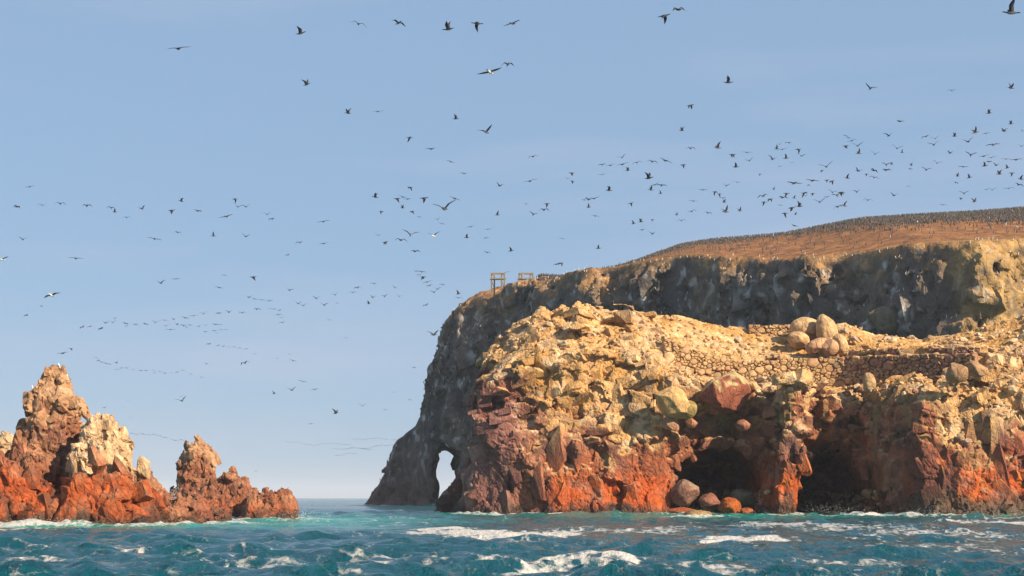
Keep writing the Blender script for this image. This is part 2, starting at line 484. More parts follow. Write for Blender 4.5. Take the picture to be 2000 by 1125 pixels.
def headland_col(V, N):
    n = len(V)
    x, y, z = V.T
    a = fbm(V, 5.0, 4, 1); b = fbm(V, 1.6, 4, 11); c = fbm(V, 14.0, 3, 21)
    _, gap, hid, _ = vor(V @ JOINT, (2.7, 2.7, 2.3), 5, True)
    cell = rnd(hid, 11)
    big_ = rnd(hid, 13) - 0.5
    col = flat((0.35, 0.125, 0.065), n)                             # red-brown porphyry
    col = mixc(col, (0.23, 0.105, 0.085), smooth(-0.1, 0.5, a))
    col = mixc(col, (0.44, 0.20, 0.12), smooth(0.55, 0.95, cell) * 0.8)
    col = mixc(col, (0.17, 0.10, 0.09), smooth(0.75, 1.0, 1 - cell) * 0.6)
    # rust-orange band above the waterline of the sunlit faces
    org = smooth(9.5, 3.5, z + 3.5 * c + 2.2 * a) * np.clip(smooth(2.5, 6, x) * smooth(20, 18.5, x) + smooth(30, 31, x) * smooth(36.5, 35.5, x) + smooth(44.5, 48.5, x), 0, 1)
    col = mixc(col, (0.54, 0.095, 0.014), org * smooth(-0.55, 0.15, b) * 0.95)
    col = mixc(col, (0.60, 0.20, 0.03), org * smooth(0.15, 0.6, b) * 0.7)
    # guano: cream and ochre on ledges, tops and the upper bluff
    lvl = np.interp(x, [-6, 2, 4, 12, 18, 20, 30, 31, 36, 37, 46, 50, 60, 70], [19, 15, 10.5, 8.5, 8.0, 13.6, 14.2, 12.3, 12.3, 14.2, 14.2, 9.0, 9.0, 9.5])
    st2 = fbm(np.stack([x, y, z * 0.16], 1).astype(f32), 1.1, 3, 35)
    g = smooth(-1.4, 1.4, z - lvl + 3.0 * a + 3.5 * st2 + 2.0 * b + 2.4 * (N[:, 2] - 0.15) + 4.5 * big_)
    ledge = smooth(0.35, 0.75, N[:, 2] + 0.3 * b) * smooth(2.5, 7, z + 2 * a)
    gu = np.clip(np.maximum(g, ledge * 0.85), 0, 1)
    cream = flat((0.79, 0.45, 0.18), n)
    cream = mixc(cream, (0.68, 0.35, 0.10), smooth(-0.05, 0.4, a))
    cream = mixc(cream, (0.92, 0.64, 0.36), smooth(0.05, 0.5, b))
    cream = mixc(cream, (0.48, 0.29, 0.14), smooth(0.2, 0.6, -b - 0.3 * a) * 0.8)
    cream = mixc(cream, (0.52, 0.37, 0.24), smooth(0.6, 1.0, cell) * 0.7)
    cream = mixc(cream, (0.36, 0.22, 0.12), smooth(0.02, 0.38, st2 - 0.4 * b) * smooth(0.7, 0.1, N[:, 2]) * 0.8)
    cream = mixc(cream, (0.50, 0.24, 0.11), smooth(0.22, 0.5, big_ + 0.3 * a) * smooth(19, 14, z) * 0.7)
    col = col * (1 - gu[:, None]) + cream * gu[:, None]
    # ochre scree on the upper slope
    sl = smooth(0.55, 0.85, N[:, 2]) * smooth(19, 21, z) * smooth(19, 22, x)
    col = mixc(col, (0.66, 0.36, 0.11), sl * smooth(-0.3, 0.3, a) * 0.8)
    col = mixc(col, (0.80, 0.58, 0.32), sl * smooth(0.1, 0.5, b) * 0.8)
    # purple-grey left flank with pale streaks running down it
    st = fbm(np.stack([x * 1.0, y * 1.0, z * 0.12], 1).astype(f32), 1.3, 3, 31)
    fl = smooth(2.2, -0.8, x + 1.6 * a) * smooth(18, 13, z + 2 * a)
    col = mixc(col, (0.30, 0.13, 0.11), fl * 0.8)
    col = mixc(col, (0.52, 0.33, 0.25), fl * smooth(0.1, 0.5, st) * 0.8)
    # olive stains under the ledges of the cave section
    ol = smooth(15.5, 13.0, z) * smooth(9.5, 12.0, z) * smooth(19, 21, x) * smooth(48, 44, x)
    col = mixc(col, (0.30, 0.19, 0.08), ol * smooth(-0.1, 0.35, st))
    # dark wet weed line
    wet = smooth(1.9, 0.6, z + 1.2 * b + 0.6 * a)
    col = mixc(col, (0.05, 0.032, 0.022), wet * 0.88)
    buttress_shade = smooth(8.5, 6.0, z + 2.5 * a) * smooth(45, 48, x)  # overhang shade with lit gaps, painted into the brown rock of the lower buttress
    col = mixc(col, (0.17, 0.065, 0.05), buttress_shade * smooth(0.12, -0.08, a + 0.6 * st2) * 0.9)
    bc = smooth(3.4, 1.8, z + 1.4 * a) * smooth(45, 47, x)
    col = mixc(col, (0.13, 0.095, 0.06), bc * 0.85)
    return col * (0.84 + 0.30 * cell[:, None])

ALB = 0.68
def make_terrain(name, lo, hi, vox, func, disp, band, colf, mat, fine=None, **kw):
    V, Q = nets(lo, hi, vox, func, disp, band)
    V = relax(V, Q, 1, 0.12)
    N = vnormals(V, Q)
    if fine:
        V = (V + N * fine(V)[:, None]).astype(f32)
        N = vnormals(V, Q)
    me = mesh_np(name, V, Q, colf(V, N) * ALB)
    o = link(name, me, mat, **kw)
    return o, V, Q, N

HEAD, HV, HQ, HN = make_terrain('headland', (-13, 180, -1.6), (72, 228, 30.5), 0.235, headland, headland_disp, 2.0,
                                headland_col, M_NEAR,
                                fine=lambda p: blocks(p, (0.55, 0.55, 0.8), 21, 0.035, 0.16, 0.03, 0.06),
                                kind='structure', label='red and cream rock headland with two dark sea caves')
BVHS.append(BVHTree.FromPolygons(HV.tolist(), HQ.tolist()))

# ------------------------------------------------------------------ the far island with its sea arch
IX = [-40, -16, -4, 6, 12, 22, 33, 42, 51, 59, 66, 77, 91, 120]
IZ = [46, 49.5, 53.0, 53.4, 53.2, 53.6, 54, 52.4, 49.8, 48.5, 48, 47.5, 48.4, 50]
RX = [-40, -16, -8, 0, 12, 23, 31, 40, 47, 62, 74, 86, 101, 112, 130]
RZ = [44, 50.5, 54.6, 54.9, 55.2, 56.6, 59.5, 62.5, 63.2, 63.2, 64.7, 65.5, 66.3, 67.2, 68]
def island(X, Y, Z):
    lean = 0.045 * (Z - 20)
    d1 = (X + 38) * -0.793 + (Y - 440) * -0.609
    d2 = (X - 77) * 0.12 + (Y - 290) * -0.993
    wall = smax(d1, d2, 8.0) + lean
    zl = np.interp(X, IX, IZ)
    wall = wall + 1.5 * np.sin(X * 0.19 + 0.03 * Z) + 0.8 * np.sin(X * 0.47 + 1 + 0.05 * Z)
    ylip = np.where(X < 77, 440 - (X + 38) * 1.304, 290.0) + 3
    zl = np.interp(X, IX, IZ); zr = np.interp(X, RX, RZ)
    wdt = np.interp(X, [-16, 0, 12, 30, 77, 100], [14, 16, 18, 42, 72, 72])
    t = (Y - ylip) / wdt
    tt = np.clip(t, 0, 3)
    prof = -np.log(np.exp(-12 * tt) + np.exp(-12 * (1.0 - 0.25 * np.maximum(tt - 0.9, 0)))) / 12
    top = Z - (zl + (zr - zl) * prof)
    xl = np.interp(Z, [0, 8, 16.2, 19, 21.7, 28.6, 37, 42, 48, 53], [-39.5, -34, -31, -27.6, -24.2, -21.6, -19.2, -17.8, -15.6, -13])
    wall = wall + 0.16 * np.maximum(Z - zl + 5.0 + 2.5 * np.sin(X * 0.31), 0)
    f = smax(smax(wall, top * 0.9, 1.2), (xl - X) * 0.9, 2.0)
    # arch, cut clean through the point
    zz = np.maximum(Z - 9.0, 0)
    ar = np.sqrt(((X + 16.9 * Y / 425 + 0.10 * (Z - 8) + 0.5 * np.sin(Z * 0.9)) / 3.5) ** 2 + (zz / 6.5) ** 2 + 0 * Y) - 1
    f = smax(f, (Y - 456 - 0.9 * np.maximum(X + 12, 0)) * 0.8, 2.0)
    return smax(f, -ar * 2.4, 1.0)

def island_disp(p):
    r = blocks(p, (8, 8, 13), 31, 1.2, 0.18, 0.5, 0.03)
    r += blocks(p, (3.0, 3.0, 3.4), 33, 0.65, 0.34, 0.3, 0.04)
    r += blocks(p, (1.6, 1.6, 1.8), 37, 0.28, 0.3, 0.0)
    t = smooth(46, 50, p[:, 2] + 0.0)
    ylip = np.where(p[:, 0] < 77, 440 - (p[:, 0] + 38) * 1.304, 290.0)
    inl = smooth(3, 8, p[:, 1] - ylip) * t * smooth(8, 16, p[:, 0])
    rim = smooth(-4.0, -0.5, p[:, 2] - np.interp(p[:, 0], IX, IZ)) * (0.55 + 0.3 * smooth(0, 14, p[:, 0]))
    r = r * (1 - rim)
    tip = smooth(-17, -25, p[:, 0]) * smooth(30, 20, p[:, 2])
    r = r * (1 - 0.65 * tip) + 0.5 * tip
    arch = np.exp(-((p[:, 0] + 16.9 * p[:, 1] / 425) / 5.0) ** 2) * smooth(22, 15, p[:, 2])
    return (r + 0.3 + 1.0 * fbm(p, 14, 2, 8)) * (1 - 0.93 * inl) * (1 - 0.85 * arch)

def island_col(V, N):
    n = len(V); x, y, z = V.T
    a = fbm(V, 9, 4, 41); b = fbm(V, 2.5, 4, 45)
    st = fbm(np.stack([x, y, z * 0.2], 1).astype(f32), 4, 3, 51)
    _, gap, hid, _ = vor(V, (2.2, 2.2, 2.6), 33)
    cell = rnd(hid, 11)
    col = flat((0.19, 0.145, 0.115), n)
    col = mixc(col, (0.26, 0.185, 0.13), smooth(-0.2, 0.4, a))
    col = mixc(col, (0.10, 0.09, 0.085), smooth(0.0, 0.45, st) * 0.8)
    col = mixc(col, (0.19, 0.105, 0.085), smooth(18, 4, z + 6 * a) * 0.7)
    col = mixc(col, (0.30, 0.22, 0.20), smooth(10, 7, z + 3 * b) * smooth(5, 7, z + 2 * b) * 0.5)
    # pale splashes under the nesting ledges
    sp = smooth(0.16, 0.34, fbm(np.stack([x, y, z * 0.7], 1).astype(f32), 1.5, 3, 61)) * smooth(0.3, 0.8, cell)
    col = mixc(col, (0.62, 0.56, 0.50), sp * 0.85 * smooth(4, 14, z))
    # ochre soil and rock towards the rim
    up = smooth(-6.0, -1.0, z - np.interp(x, IX, IZ) + 5 * a + 3 * b) * smooth(-0.05, 0.45, N[:, 2] + 0.35 * b)
    col = mixc(col, (0.42, 0.23, 0.09), up * 0.9)
    rt = smooth(76, 82, x + 3 * a) * smooth(-0.5, 0.1, b)
    col = mixc(col, (0.50, 0.31, 0.11), rt * 0.85)
    pl = smooth(0.72, 0.9, N[:, 2]) * smooth(47, 50, z)
    soil = flat((0.34, 0.14, 0.045), n)
    soil = mixc(soil, (0.42, 0.20, 0.06), smooth(-0.1, 0.5, b))
    soil = mixc(soil, (0.12, 0.06, 0.035), smooth(0.3, 0.6, fbm(V, 1.4, 2, 71)))
    col = col * (1 - pl[:, None]) + soil * pl[:, None]
    return col * (0.75 + 0.5 * cell[:, None])

ISL, IV, IQ, IN_ = make_terrain('island_cliff', (-44, 272, -2), (122, 464, 70), 0.64, island, island_disp, 6.0, island_col, M_FAR,
                                kind='structure', label='tall dark cliff with sea arch and bird-covered plateau')
BVHS.append(BVHTree.FromPolygons(IV.tolist(), IQ.tolist()))

# ------------------------------------------------------------------ joint-bounded blocks standing proud of the rock faces
def block_shapes(n, seed):
    import bmesh
    out = []
    r = np.random.default_rng(seed)
    for k in range(n):
        bm = bmesh.new()
        bmesh.ops.create_cube(bm, size=1.0)
        for c in range(r.integers(7, 13)):
            if c < 4:
                d = np.zeros(3); d[r.integers(3)] = r.choice((-1, 1)); d += r.normal(size=3) * 0.30
                dist = r.uniform(.30, .45)
            else:
                d = r.choice((-1, 1), 3) * r.uniform(.1, 1, 3); dist = r.uniform(.34, .52)
            d /= np.linalg.norm(d)
            g = bm.verts[:] + bm.edges[:] + bm.faces[:]
            res = bmesh.ops.bisect_plane(bm, geom=g, dist=1e-5, plane_co=(d * dist).tolist(), plane_no=d.tolist(), clear_outer=True)
            ed = [e for e in res['geom_cut'] if isinstance(e, bmesh.types.BMEdge)]
            if ed:
                bmesh.ops.edgenet_fill(bm, edges=ed)
        bmesh.ops.triangulate(bm, faces=bm.faces[:])
        bmesh.ops.subdivide_edges(bm, edges=[e for e in bm.edges if e.calc_length() > .35], cuts=1, use_grid_fill=True)
        bmesh.ops.triangulate(bm, faces=bm.faces[:])
        bmesh.ops.recalc_face_normals(bm, faces=bm.faces[:])
        bm.verts.ensure_lookup_table()
        V = np.array([v.co[:] for v in bm.verts], f32)
        V = V + r.normal(size=V.shape).astype(f32) * 0.016
        out.append((V, np.array([[v.index for v in f.verts] for f in bm.faces], np.int32)))
        bm.free()
    return out
SHAPES = block_shapes(36, 77)
JR = JOINT          # rows of the joint frame: blocks keep the dip of the rock they belong to

def place_blocks(parent, V, N, weight, sizes, count, colf, mat, seed, keep=290, sink=0.18, wob=0.16, spacing=0.45):
    r = np.random.default_rng(seed)
    w = weight / weight.sum()
    idx = r.choice(len(V), min(count * 4, int((w > 0).sum())), replace=False, p=w)
    S = sizes(V[idx], r)
    order = np.argsort(-S.prod(1) ** (1 / 3) * r.uniform(.8, 1.2, len(idx)))
    got, meta = [], []
    for q in order:
        p = V[idx[q]]; sz = S[q]
        if meta:
            d = np.linalg.norm(np.array([m[0] for m in meta]) - p, axis=1)
            if (d < spacing * (np.array([m[1] for m in meta]) + sz.mean())).any():
                continue
        meta.append((p, sz.mean())); got.append(q)
        if len(got) >= count:
            break
    made = []
    for q in got:
        p = V[idx[q]]; n = N[idx[q]]; sz = S[q]
        Vb, T = SHAPES[r.integers(len(SHAPES))]
        Rm = rotm(*(r.normal(size=3) * wob)) @ JR.T
        W = (Vb * sz * r.choice((-1, 1), 3)) @ Rm.T
        # keep the winding right when an odd number of axes was mirrored
        a, b_, c = W[T[:, 0]], W[T[:, 1]], W[T[:, 2]]
        if ((np.cross(b_ - a, c - a) * (a + b_ + c)).sum(1) < 0).mean() > .5:
            T = T[:, ::-1]
        ext = np.abs(W @ n).max()
        o_ = p - n * min(ext * (1 - 2 * sink - r.uniform(0, .12)), 9)
        made.append((W.astype(f32), o_, T, vnormals(W.astype(f32), T)))
    allc = colf(np.concatenate([m[0] + m[1] for m in made]).astype(f32), np.concatenate([m[3] for m in made])) * ALB
    rest, base, at = [], 0, 0
    for rank, (W, o_, T, _) in enumerate(made):
        col = allc[at:at + len(W)] * f32(r.uniform(.74, 1.22)); at += len(W)
        if rank < keep:
            o = link('rock_block', mesh_np('rock_block', W, T, col), mat, parent=parent)
            o.location = o_.tolist()
        else:
            rest.append(((W + o_).astype(f32), T + base, col)); base += len(W)
    if rest:
        me = mesh_np('small_blocks', np.concatenate([x[0] for x in rest]), np.concatenate([x[1] for x in rest]), np.concatenate([x[2] for x in rest]))
        link('small_blocks', me, mat, parent=parent, kind='stuff')

def facing(V, N):
    v = np.array([0, 0, CH], f32) - V
    return (N * v).sum(1) / np.linalg.norm(v, axis=1)

def headland_blocks():
    x, y, z = HV.T
    ok = (facing(HV, HN) > 0.22) & (z > 0.3) & (HN[:, 2] < 0.75) & (x < 64)
    yf = np.interp(x, H_X, H_Y) + np.interp(x, H_X, H_L) * np.maximum(z, 0)
    cave = (y > yf + 2.2) & (z < 14)
    w = (ok & ~cave & ~((x > 18) & (y > 203))).astype(float)
    w[(z > 21)] *= 0.35
    w[(x > 18.5) & (x < 47) & (z < 13.5)] *= 0.5
    def sizes(p, r):
        lo = p[:, 2] < 8.5
        k = np.clip(r.lognormal(0.08, 0.42, len(p)), .4, 1.6)
        up = np.stack([1.5 * k * r.uniform(.8, 1.6, len(p)), 1.3 * k, 1.15 * k * r.uniform(.7, 1.3, len(p))], 1)
        dn = np.stack([1.5 * k * r.uniform(.7, 1.3, len(p)), 1.2 * k, 3.2 * k * r.uniform(.8, 1.4, len(p))], 1)
        sc = np.where((p[:, 0] > 18.5) & (p[:, 0] < 47) & (p[:, 2] < 14), .55, 1.0)
        return (np.where(lo[:, None], dn, up) * sc[:, None]).astype(f32)
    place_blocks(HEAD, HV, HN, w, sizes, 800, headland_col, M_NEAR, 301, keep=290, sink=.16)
headland_blocks()

def island_blocks():
    x, y, z = IV.T
    ok = (facing(IV, IN_) > 0.35) & (z > 4) & (IN_[:, 2] < 0.6) & (z < np.interp(x, IX, IZ) - 6.0) & (np.abs(x + 16.9 * y / 425) > 4.5)
    pxl = 1000 + x / y * F
    ok &= (pxl > 900) & (pxl < 2080)
    def sizes(p, r):
        k = np.clip(r.lognormal(-0.25, 0.4, len(p)), .4, 1.5)
        return np.stack([3.0 * k * r.uniform(.7, 1.3, len(p)), 2.6 * k, 3.6 * k * r.uniform(.7, 1.5, len(p))], 1).astype(f32)
    place_blocks(ISL, IV, IN_, ok.astype(float), sizes, 600, island_col, M_FAR, 401, keep=280, sink=.09)
island_blocks()

# ------------------------------------------------------------------ rock stacks standing in the sea
def stack_func(prof, D, ratio=0.8):
    """prof: (row, left px, right px) of the outline; the stack is as deep as ratio x its width"""
    pr = sorted(prof, key=lambda t: -t[0])
    zs = [CH + (HOR - t[0]) / F * D for t in pr]
    xc = [((t[1] + t[2]) / 2 - 1000) / F * D for t in pr]
    hw = [max((t[2] - t[1]) / 2 / F * D * 1.03, 0.2) for t in pr]
    zt = zs[-1]
    def f(X, Y, Z):
        c = np.interp(Z, zs, xc); h = np.interp(Z, zs, hw)
        hy = h * ratio + 0.3
        q = np.sqrt(((X - c) / h) ** 2 + ((Y - D) / hy) ** 2)
        return smax((q - 1) * np.minimum(h, hy) * 0.9, Z - zt, 0.5)
    lo = (min(c - h for c, h in zip(xc, hw)) - 1, D - max(hw) * ratio - 1.6, -1.2)
    hi = (max(c + h for c, h in zip(xc, hw)) + 1, D + max(hw) * ratio + 1.6, zt + 1)
    return f, lo, hi

def stack_disp(k, s=1.0, up=1.0):
    def g(p):
        r = blocks(p, (1.8 * s, 1.8 * s, 2.6 * s * up), k, 0.30 * s, 0.26, 0.22 * s, 0.03)
        r += blocks(p, (0.75 * s, 0.75 * s, 1.1 * s), k + 2, 0.09 * s, 0.26, 0.08 * s, 0.04)
        r += blocks(p, (0.32 * s, 0.32 * s, 0.5 * s), k + 4, 0.05 * s, 0.28, 0.0)
        return r + 0.02 * s + 0.12 * s * vn(p, 4 * s, k)
    g.size = s
    return g

def stack_col(pale_z, pale, org_z, seed, white=0.0):
    def g(V, N):
        n = len(V); x, y, z = V.T
        a = fbm(V, 2.6, 4, seed); b = fbm(V, 0.9, 4, seed + 7)
        _, gap, hid, _ = vor(V, (0.9, 0.9, 1.2), seed)
        cell = rnd(hid, 11)
        col = flat((0.34, 0.13, 0.07), n)
        col = mixc(col, (0.46, 0.22, 0.12), smooth(-0.1, 0.4, a))
        col = mixc(col, (0.20, 0.09, 0.07), smooth(0.1, 0.5, b) * 0.7)
        o = smooth(org_z + 1.6, org_z - 1.2, z + 1.2 * a)
        stv = fbm(np.stack([x, y, z * 0.25], 1).astype(f32), 1.4, 3, seed + 3)
        col = mixc(col, (0.52, 0.10, 0.02), o * smooth(-0.5, 0.1, b) * 0.9)
        col = mixc(col, (0.30, 0.075, 0.02), o * smooth(0.1, 0.5, a) * 0.7)
        col = mixc(col, (0.11, 0.06, 0.045), smooth(0.08, 0.35, stv) * smooth(org_z + 1, org_z - 1.5, z) * 0.75)
        g_ = smooth(-1.2, 1.0, z - pale_z + 1.8 * a + 1.2 * b + 1.3 * (N[:, 2] - 0.2)) * pale
        cr = mixc(flat((0.62, 0.37, 0.19), n), (0.84, 0.60, 0.37), np.clip(smooth(-0.2, 0.4, b) * 0.5 + white, 0, 1))
        cr = mixc(cr, (0.42, 0.20, 0.10), smooth(0.15, 0.5, a) * (0.8 - 0.6 * white))
        col = col * (1 - g_[:, None]) + cr * g_[:, None]
        wet = smooth(1.7, 0.5, z + 0.9 * b + 0.5 * a)
        col = mixc(col, (0.065, 0.04, 0.026), wet * 0.88)
        return col * (0.8 + 0.4 * cell[:, None])
    return g

def ridge_func(pts, D, hd, base=0.0):
    """long low rock with the skyline pts (px, row)"""
    xs = [(p[0] - 1000) / F * D for p in pts]
    zs = [CH + (HOR - p[1]) / F * D for p in pts]
    def f(X, Y, Z):
        zt = np.interp(X, xs, zs)
        h = hd * (1.12 - 0.55 * np.clip(Z / np.maximum(zt, 0.5), 0, 1))
        return smax(smax((Z - zt) * 0.8, np.abs(Y - D) - h, 1.2), np.maximum(xs[0] - X, X - xs[-1]), 0.6)
    return f, (xs[0] - 1, D - hd * 1.12 - 1.5, -1.2), (xs[-1] + 1, D + hd * 1.12 + 1.5, max(zs) + 1)

STACKS = []
def add_stack(name, label, fn, disp, colf, vox=0.13, cat='rock stack', group=None):
    f, lo, hi = fn
    o, V, Q, N = make_terrain(name, lo, hi, vox, f, disp, 1.6, colf, M_STACK, label=label, cat=cat, group=group)
    BVHS.append(BVHTree.FromPolygons(V.tolist(), Q.tolist()))
    STACKS.append((f, lo, hi))
    k = disp.size
    zt_ = V[:, 2].max()
    def sizes(p, r):
        q = np.clip(r.lognormal(-0.15, 0.42, len(p)), .32, 1.25) * k * np.clip(0.55 + 0.5 * (zt_ - p[:, 2]) / 2.5, .55, 1.0)
        return np.stack([0.85 * q * r.uniform(.7, 1.3, len(p)), 0.8 * q, 1.3 * q * r.uniform(.7, 1.6, len(p))], 1).astype(f32)
    ok = (facing(V, N) > 0.2) & (V[:, 2] > 0.1) & (N[:, 2] < 0.9)
    area = ok.sum() * vox * vox
    place_blocks(o, V, N, ok.astype(float), sizes, int(min(220, 1.2 * area / k ** 2)), colf, M_STACK, len(STACKS) * 17 + 500, sink=.14, wob=.22)
    return o

add_stack('rock_pinnacle', 'tallest craggy red-brown rock pinnacle with gulls on its tip',
          stack_func([(719, 96, 118), (726, 88, 124), (745, 80, 132), (765, 66, 142), (785, 58, 160), (830, 52, 158), (850, 42, 154), (880, 27, 150), (915, 5, 152), (960, -30, 165), (1000, -50, 180), (1030, -60, 200)], 134, 0.7),
          stack_disp(101, 0.75, 1.5), stack_col(8.6, 0.6, 4.2, 103))
add_stack('pale_rock', 'cream white guano-covered rock leaning against the tall pinnacle',
          stack_func([(823, 172, 220), (832, 160, 230), (850, 150, 238), (880, 144, 250), (910, 142, 258), (935, 144, 264), (955, 146, 268), (985, 132, 276), (1030, 120, 288)], 130.5, 0.7),
          stack_disp(111, 0.9), stack_col(3.2, 1.0, 2.4, 113, 0.35))
add_stack('red_base_rock', 'broad rust-red rock base under the pinnacle, washed by the waves',
          ridge_func([(-90, 890), (0, 898), (40, 906), (70, 925), (105, 938), (150, 948), (195, 930), (240, 940), (270, 962), (296, 982), (312, 1015), (318, 1040)], 127.5, 2.6),
          stack_disp(121, 1.25, 1.4), stack_col(9, 0.3, 4.4, 123), cat='rock')
add_stack('red_spire', 'small pointed red rock spire between pale rock and round column',
          stack_func([(901, 270, 277), (910, 266, 284), (925, 264, 294), (945, 263, 306), (960, 260, 324), (975, 255, 332), (1025, 240, 348)], 136, 0.7),
          stack_disp(131, 0.7), stack_col(20, 0.0, 1.2, 133))
add_stack('rock_column', 'rounded column of broken brown-red rock standing alone',
          stack_func([(862, 374, 391), (868, 366, 400), (880, 359, 409), (905, 353, 418), (930, 350, 423), (950, 343, 425), (970, 334, 430), (1020, 322, 440)], 170, 0.85),
          stack_disp(141, 0.8, 0.6), stack_col(5.5, 0.55, 0.6, 143), vox=0.14)
add_stack('domed_rock', 'broad domed brown rock beside the round column',
          ridge_func([(360, 985), (385, 968), (405, 950), (420, 940), (440, 930), (455, 921), (472, 934), (488, 950), (498, 966), (508, 985), (516, 1020)], 162, 3.2),
          stack_disp(151, 0.9), stack_col(4.5, 0.35, 0.9, 153), vox=0.14, cat='rock')
add_stack('end_rock', 'low rust-orange rock at the open-water end of the stack group',
          ridge_func([(470, 1000), (490, 975), (505, 967), (520, 965), (540, 959), (558, 957), (571, 964), (578, 985), (582, 1020)], 158, 2.4),
          stack_disp(161, 0.8), stack_col(5, 0.25, 1.6, 163), vox=0.14, cat='rock')
add_stack('brown_rock', 'low smooth olive-brown rock in front of the round column',
          ridge_func([(284, 1024), (300, 1004), (330, 982), (352, 974), (380, 976), (400, 990), (425, 1004), (445, 1016), (452, 1030)], 133, 1.8),
          stack_disp(171, 0.8), stack_col(9, 0.0, 0.4, 173), cat='rock')
add_stack('rear_rock', 'pale yellow rock top peeping out behind the tall pinnacle',
          stack_func([(852, 6, 28), (862, -6, 36), (880, -20, 45), (910, -40, 60), (1030, -60, 90)], 146, 0.8),
          stack_disp(181, 0.8), stack_col(2.5, 0.9, 0.5, 183, 0.3), vox=0.16, cat='rock')

# ------------------------------------------------------------------ boulders
ICO = {}
def ico(sub):
    if sub not in ICO:
        import bmesh
        bm = bmesh.new()
        bmesh.ops.create_icosphere(bm, subdivisions=sub, radius=1)
        bm.verts.ensure_lookup_table()
        V = np.array([v.co[:] for v in bm.verts], f32)
        T = np.array([[v.index for v in f.verts] for f in bm.faces], np.int32)
        bm.free()
        ICO[sub] = (V, T)
    return ICO[sub]

def faceted(V, seed, n=14, lo=0.72, hi=0.95):
    r = np.random.default_rng(seed)
    d = r.normal(size=(n, 3)); d /= np.linalg.norm(d, axis=1)[:, None]
    V = V.copy()
    for k in range(n):
        h = r.uniform(lo, hi)
        t = V @ d[k].astype(f32)
        V = V - np.maximum(t - h, 0)[:, None] * d[k].astype(f32)
    return V

def boulder(name, label, px, py, D, rx, ry, rz, rot, col, seed, sub=5, facets=10, lo=0.8, hi=0.98, rough=0.05, topcol=None, group=None, squash=None):
    V, T = ico(sub)
    V = faceted(V, seed, facets, lo, hi)
    V = V + V * (rough * fbm(V + seed, 0.6, 4, seed))[:, None]
    V = V * np.array((rx, ry, rz), f32)
    V = V @ rotm(*[R(a) for a in rot]).T
    c = np.array(P(px, py, D)[:], f32)
    W = V + c
    n = len(V)
    b = fbm(W, 0.9, 4, seed)
    cc = mixc(flat(col, n), np.array(col) * 0.75, smooth(0.0, 0.5, b))
    if topcol is not None:
        N = vnormals(V, T)
        cc = mixc(cc, topcol, smooth(0.45, 0.75, N[:, 2] + 0.9 * b + 0.6 * V[:, 2] / rz))
    me = mesh_np(name, V, T, cc * ALB, True)
    o = link(name, me, M_NEAR, label=label, cat='boulder', group=group)
    o.location = c.tolist()
    BVHS.append(BVHTree.FromPolygons(W.tolist(), T.tolist()))
    return o

PINKISH = (0.66, 0.38, 0.21)
CREAM = (0.76, 0.48, 0.24)
REDR = (0.30, 0.10, 0.06)
boulder('standing_boulder', 'tall upright rounded boulder leaning back among the pale boulder group', 1616, 652, 212.5, 1.45, 1.4, 2.7, (6, -16, 0), CREAM, 1, facets=9, lo=0.78, rough=0.10)
boulder('round_boulder', 'big round pale boulder behind the upright one, half in its shadow', 1574, 645, 215.0, 2.2, 2.0, 1.75, (0, 10, 0), CREAM, 2, facets=9, lo=0.78, rough=0.10)
boulder('flat_boulder', 'blunt square pale block under the big round boulder', 1560, 664, 212.5, 1.5, 1.2, 1.1, (0, 8, 20), CREAM, 3, facets=9, lo=0.78, rough=0.10)
boulder('egg_boulder', 'egg-shaped pinkish boulder lying tilted at the foot of the upright boulder', 1596, 676, 210.0, 1.6, 1.2, 1.0, (0, -22, 0), PINKISH, 4, facets=9, lo=0.78, rough=0.10)
boulder('loaf_boulder', 'loaf-shaped pinkish boulder with a small stone on its crown', 1621, 680, 209.4, 1.15, 1.2, 1.2, (0, -5, 0), PINKISH, 5, facets=9, lo=0.78, rough=0.10)
boulder('wedge_boulder', 'wedge-shaped pale boulder on the wall side of the loaf-shaped one', 1641, 673, 209.8, 0.95, 1.1, 1.45, (0, -18, 0), CREAM, 6, facets=9, lo=0.78, rough=0.10)
boulder('hanging_boulder', 'huge dark red boulder with cream cap hanging over the first cave', 1412, 772, 198.2, 3.6, 2.8, 3.2, (0, 8, 15), (0.33, 0.10, 0.055), 7, facets=30, lo=0.52, hi=0.85, rough=0.16, topcol=(0.66, 0.48, 0.24))
boulder('perched_boulder', 'large cream boulder jutting from the bluff beside the hanging red boulder', 1318, 786, 196.6, 2.7, 2.2, 2.1, (0, 28, 10), (0.74, 0.45, 0.19), 8, facets=22, lo=0.6, hi=0.9, rough=0.12)
boulder('knob_boulder', 'small mossy knob wedged against the large cream boulder', 1345, 800, 196.4, 1.0, 1.0, 1.2, (0, 20, 0), (0.42, 0.30, 0.10), 9, facets=9, lo=0.75)
boulder('slab_boulder', 'sharp tilted pink slab caught under the large cream boulder', 1308, 827, 197.2, 1.0, 0.8, 1.5, (0, -30, 0), (0.52, 0.27, 0.16), 10, facets=12, lo=0.55, hi=0.85)
boulder('chock_boulder', 'small orange stone wedged below the mossy knob', 1350, 826, 197.6, 0.8, 0.7, 0.65, (0, 10, 0), (0.50, 0.22, 0.11), 11, facets=10, lo=0.7)
boulder('lodged_boulder', 'reddish boulder lodged in the cave roof under the hanging one', 1450, 831, 199.0, 1.0, 0.9, 0.75, (0, -18, 0), (0.40, 0.17, 0.11), 12, facets=10, lo=0.7)
boulder('cave_boulder', 'large brown boulder lying in the first cave mouth', 1342, 962, 199.5, 2.1, 1.8, 1.7, (0, -14, 0), (0.26, 0.13, 0.09), 13, facets=16, lo=0.66, hi=0.92, rough=0.12, topcol=(0.36, 0.24, 0.17))
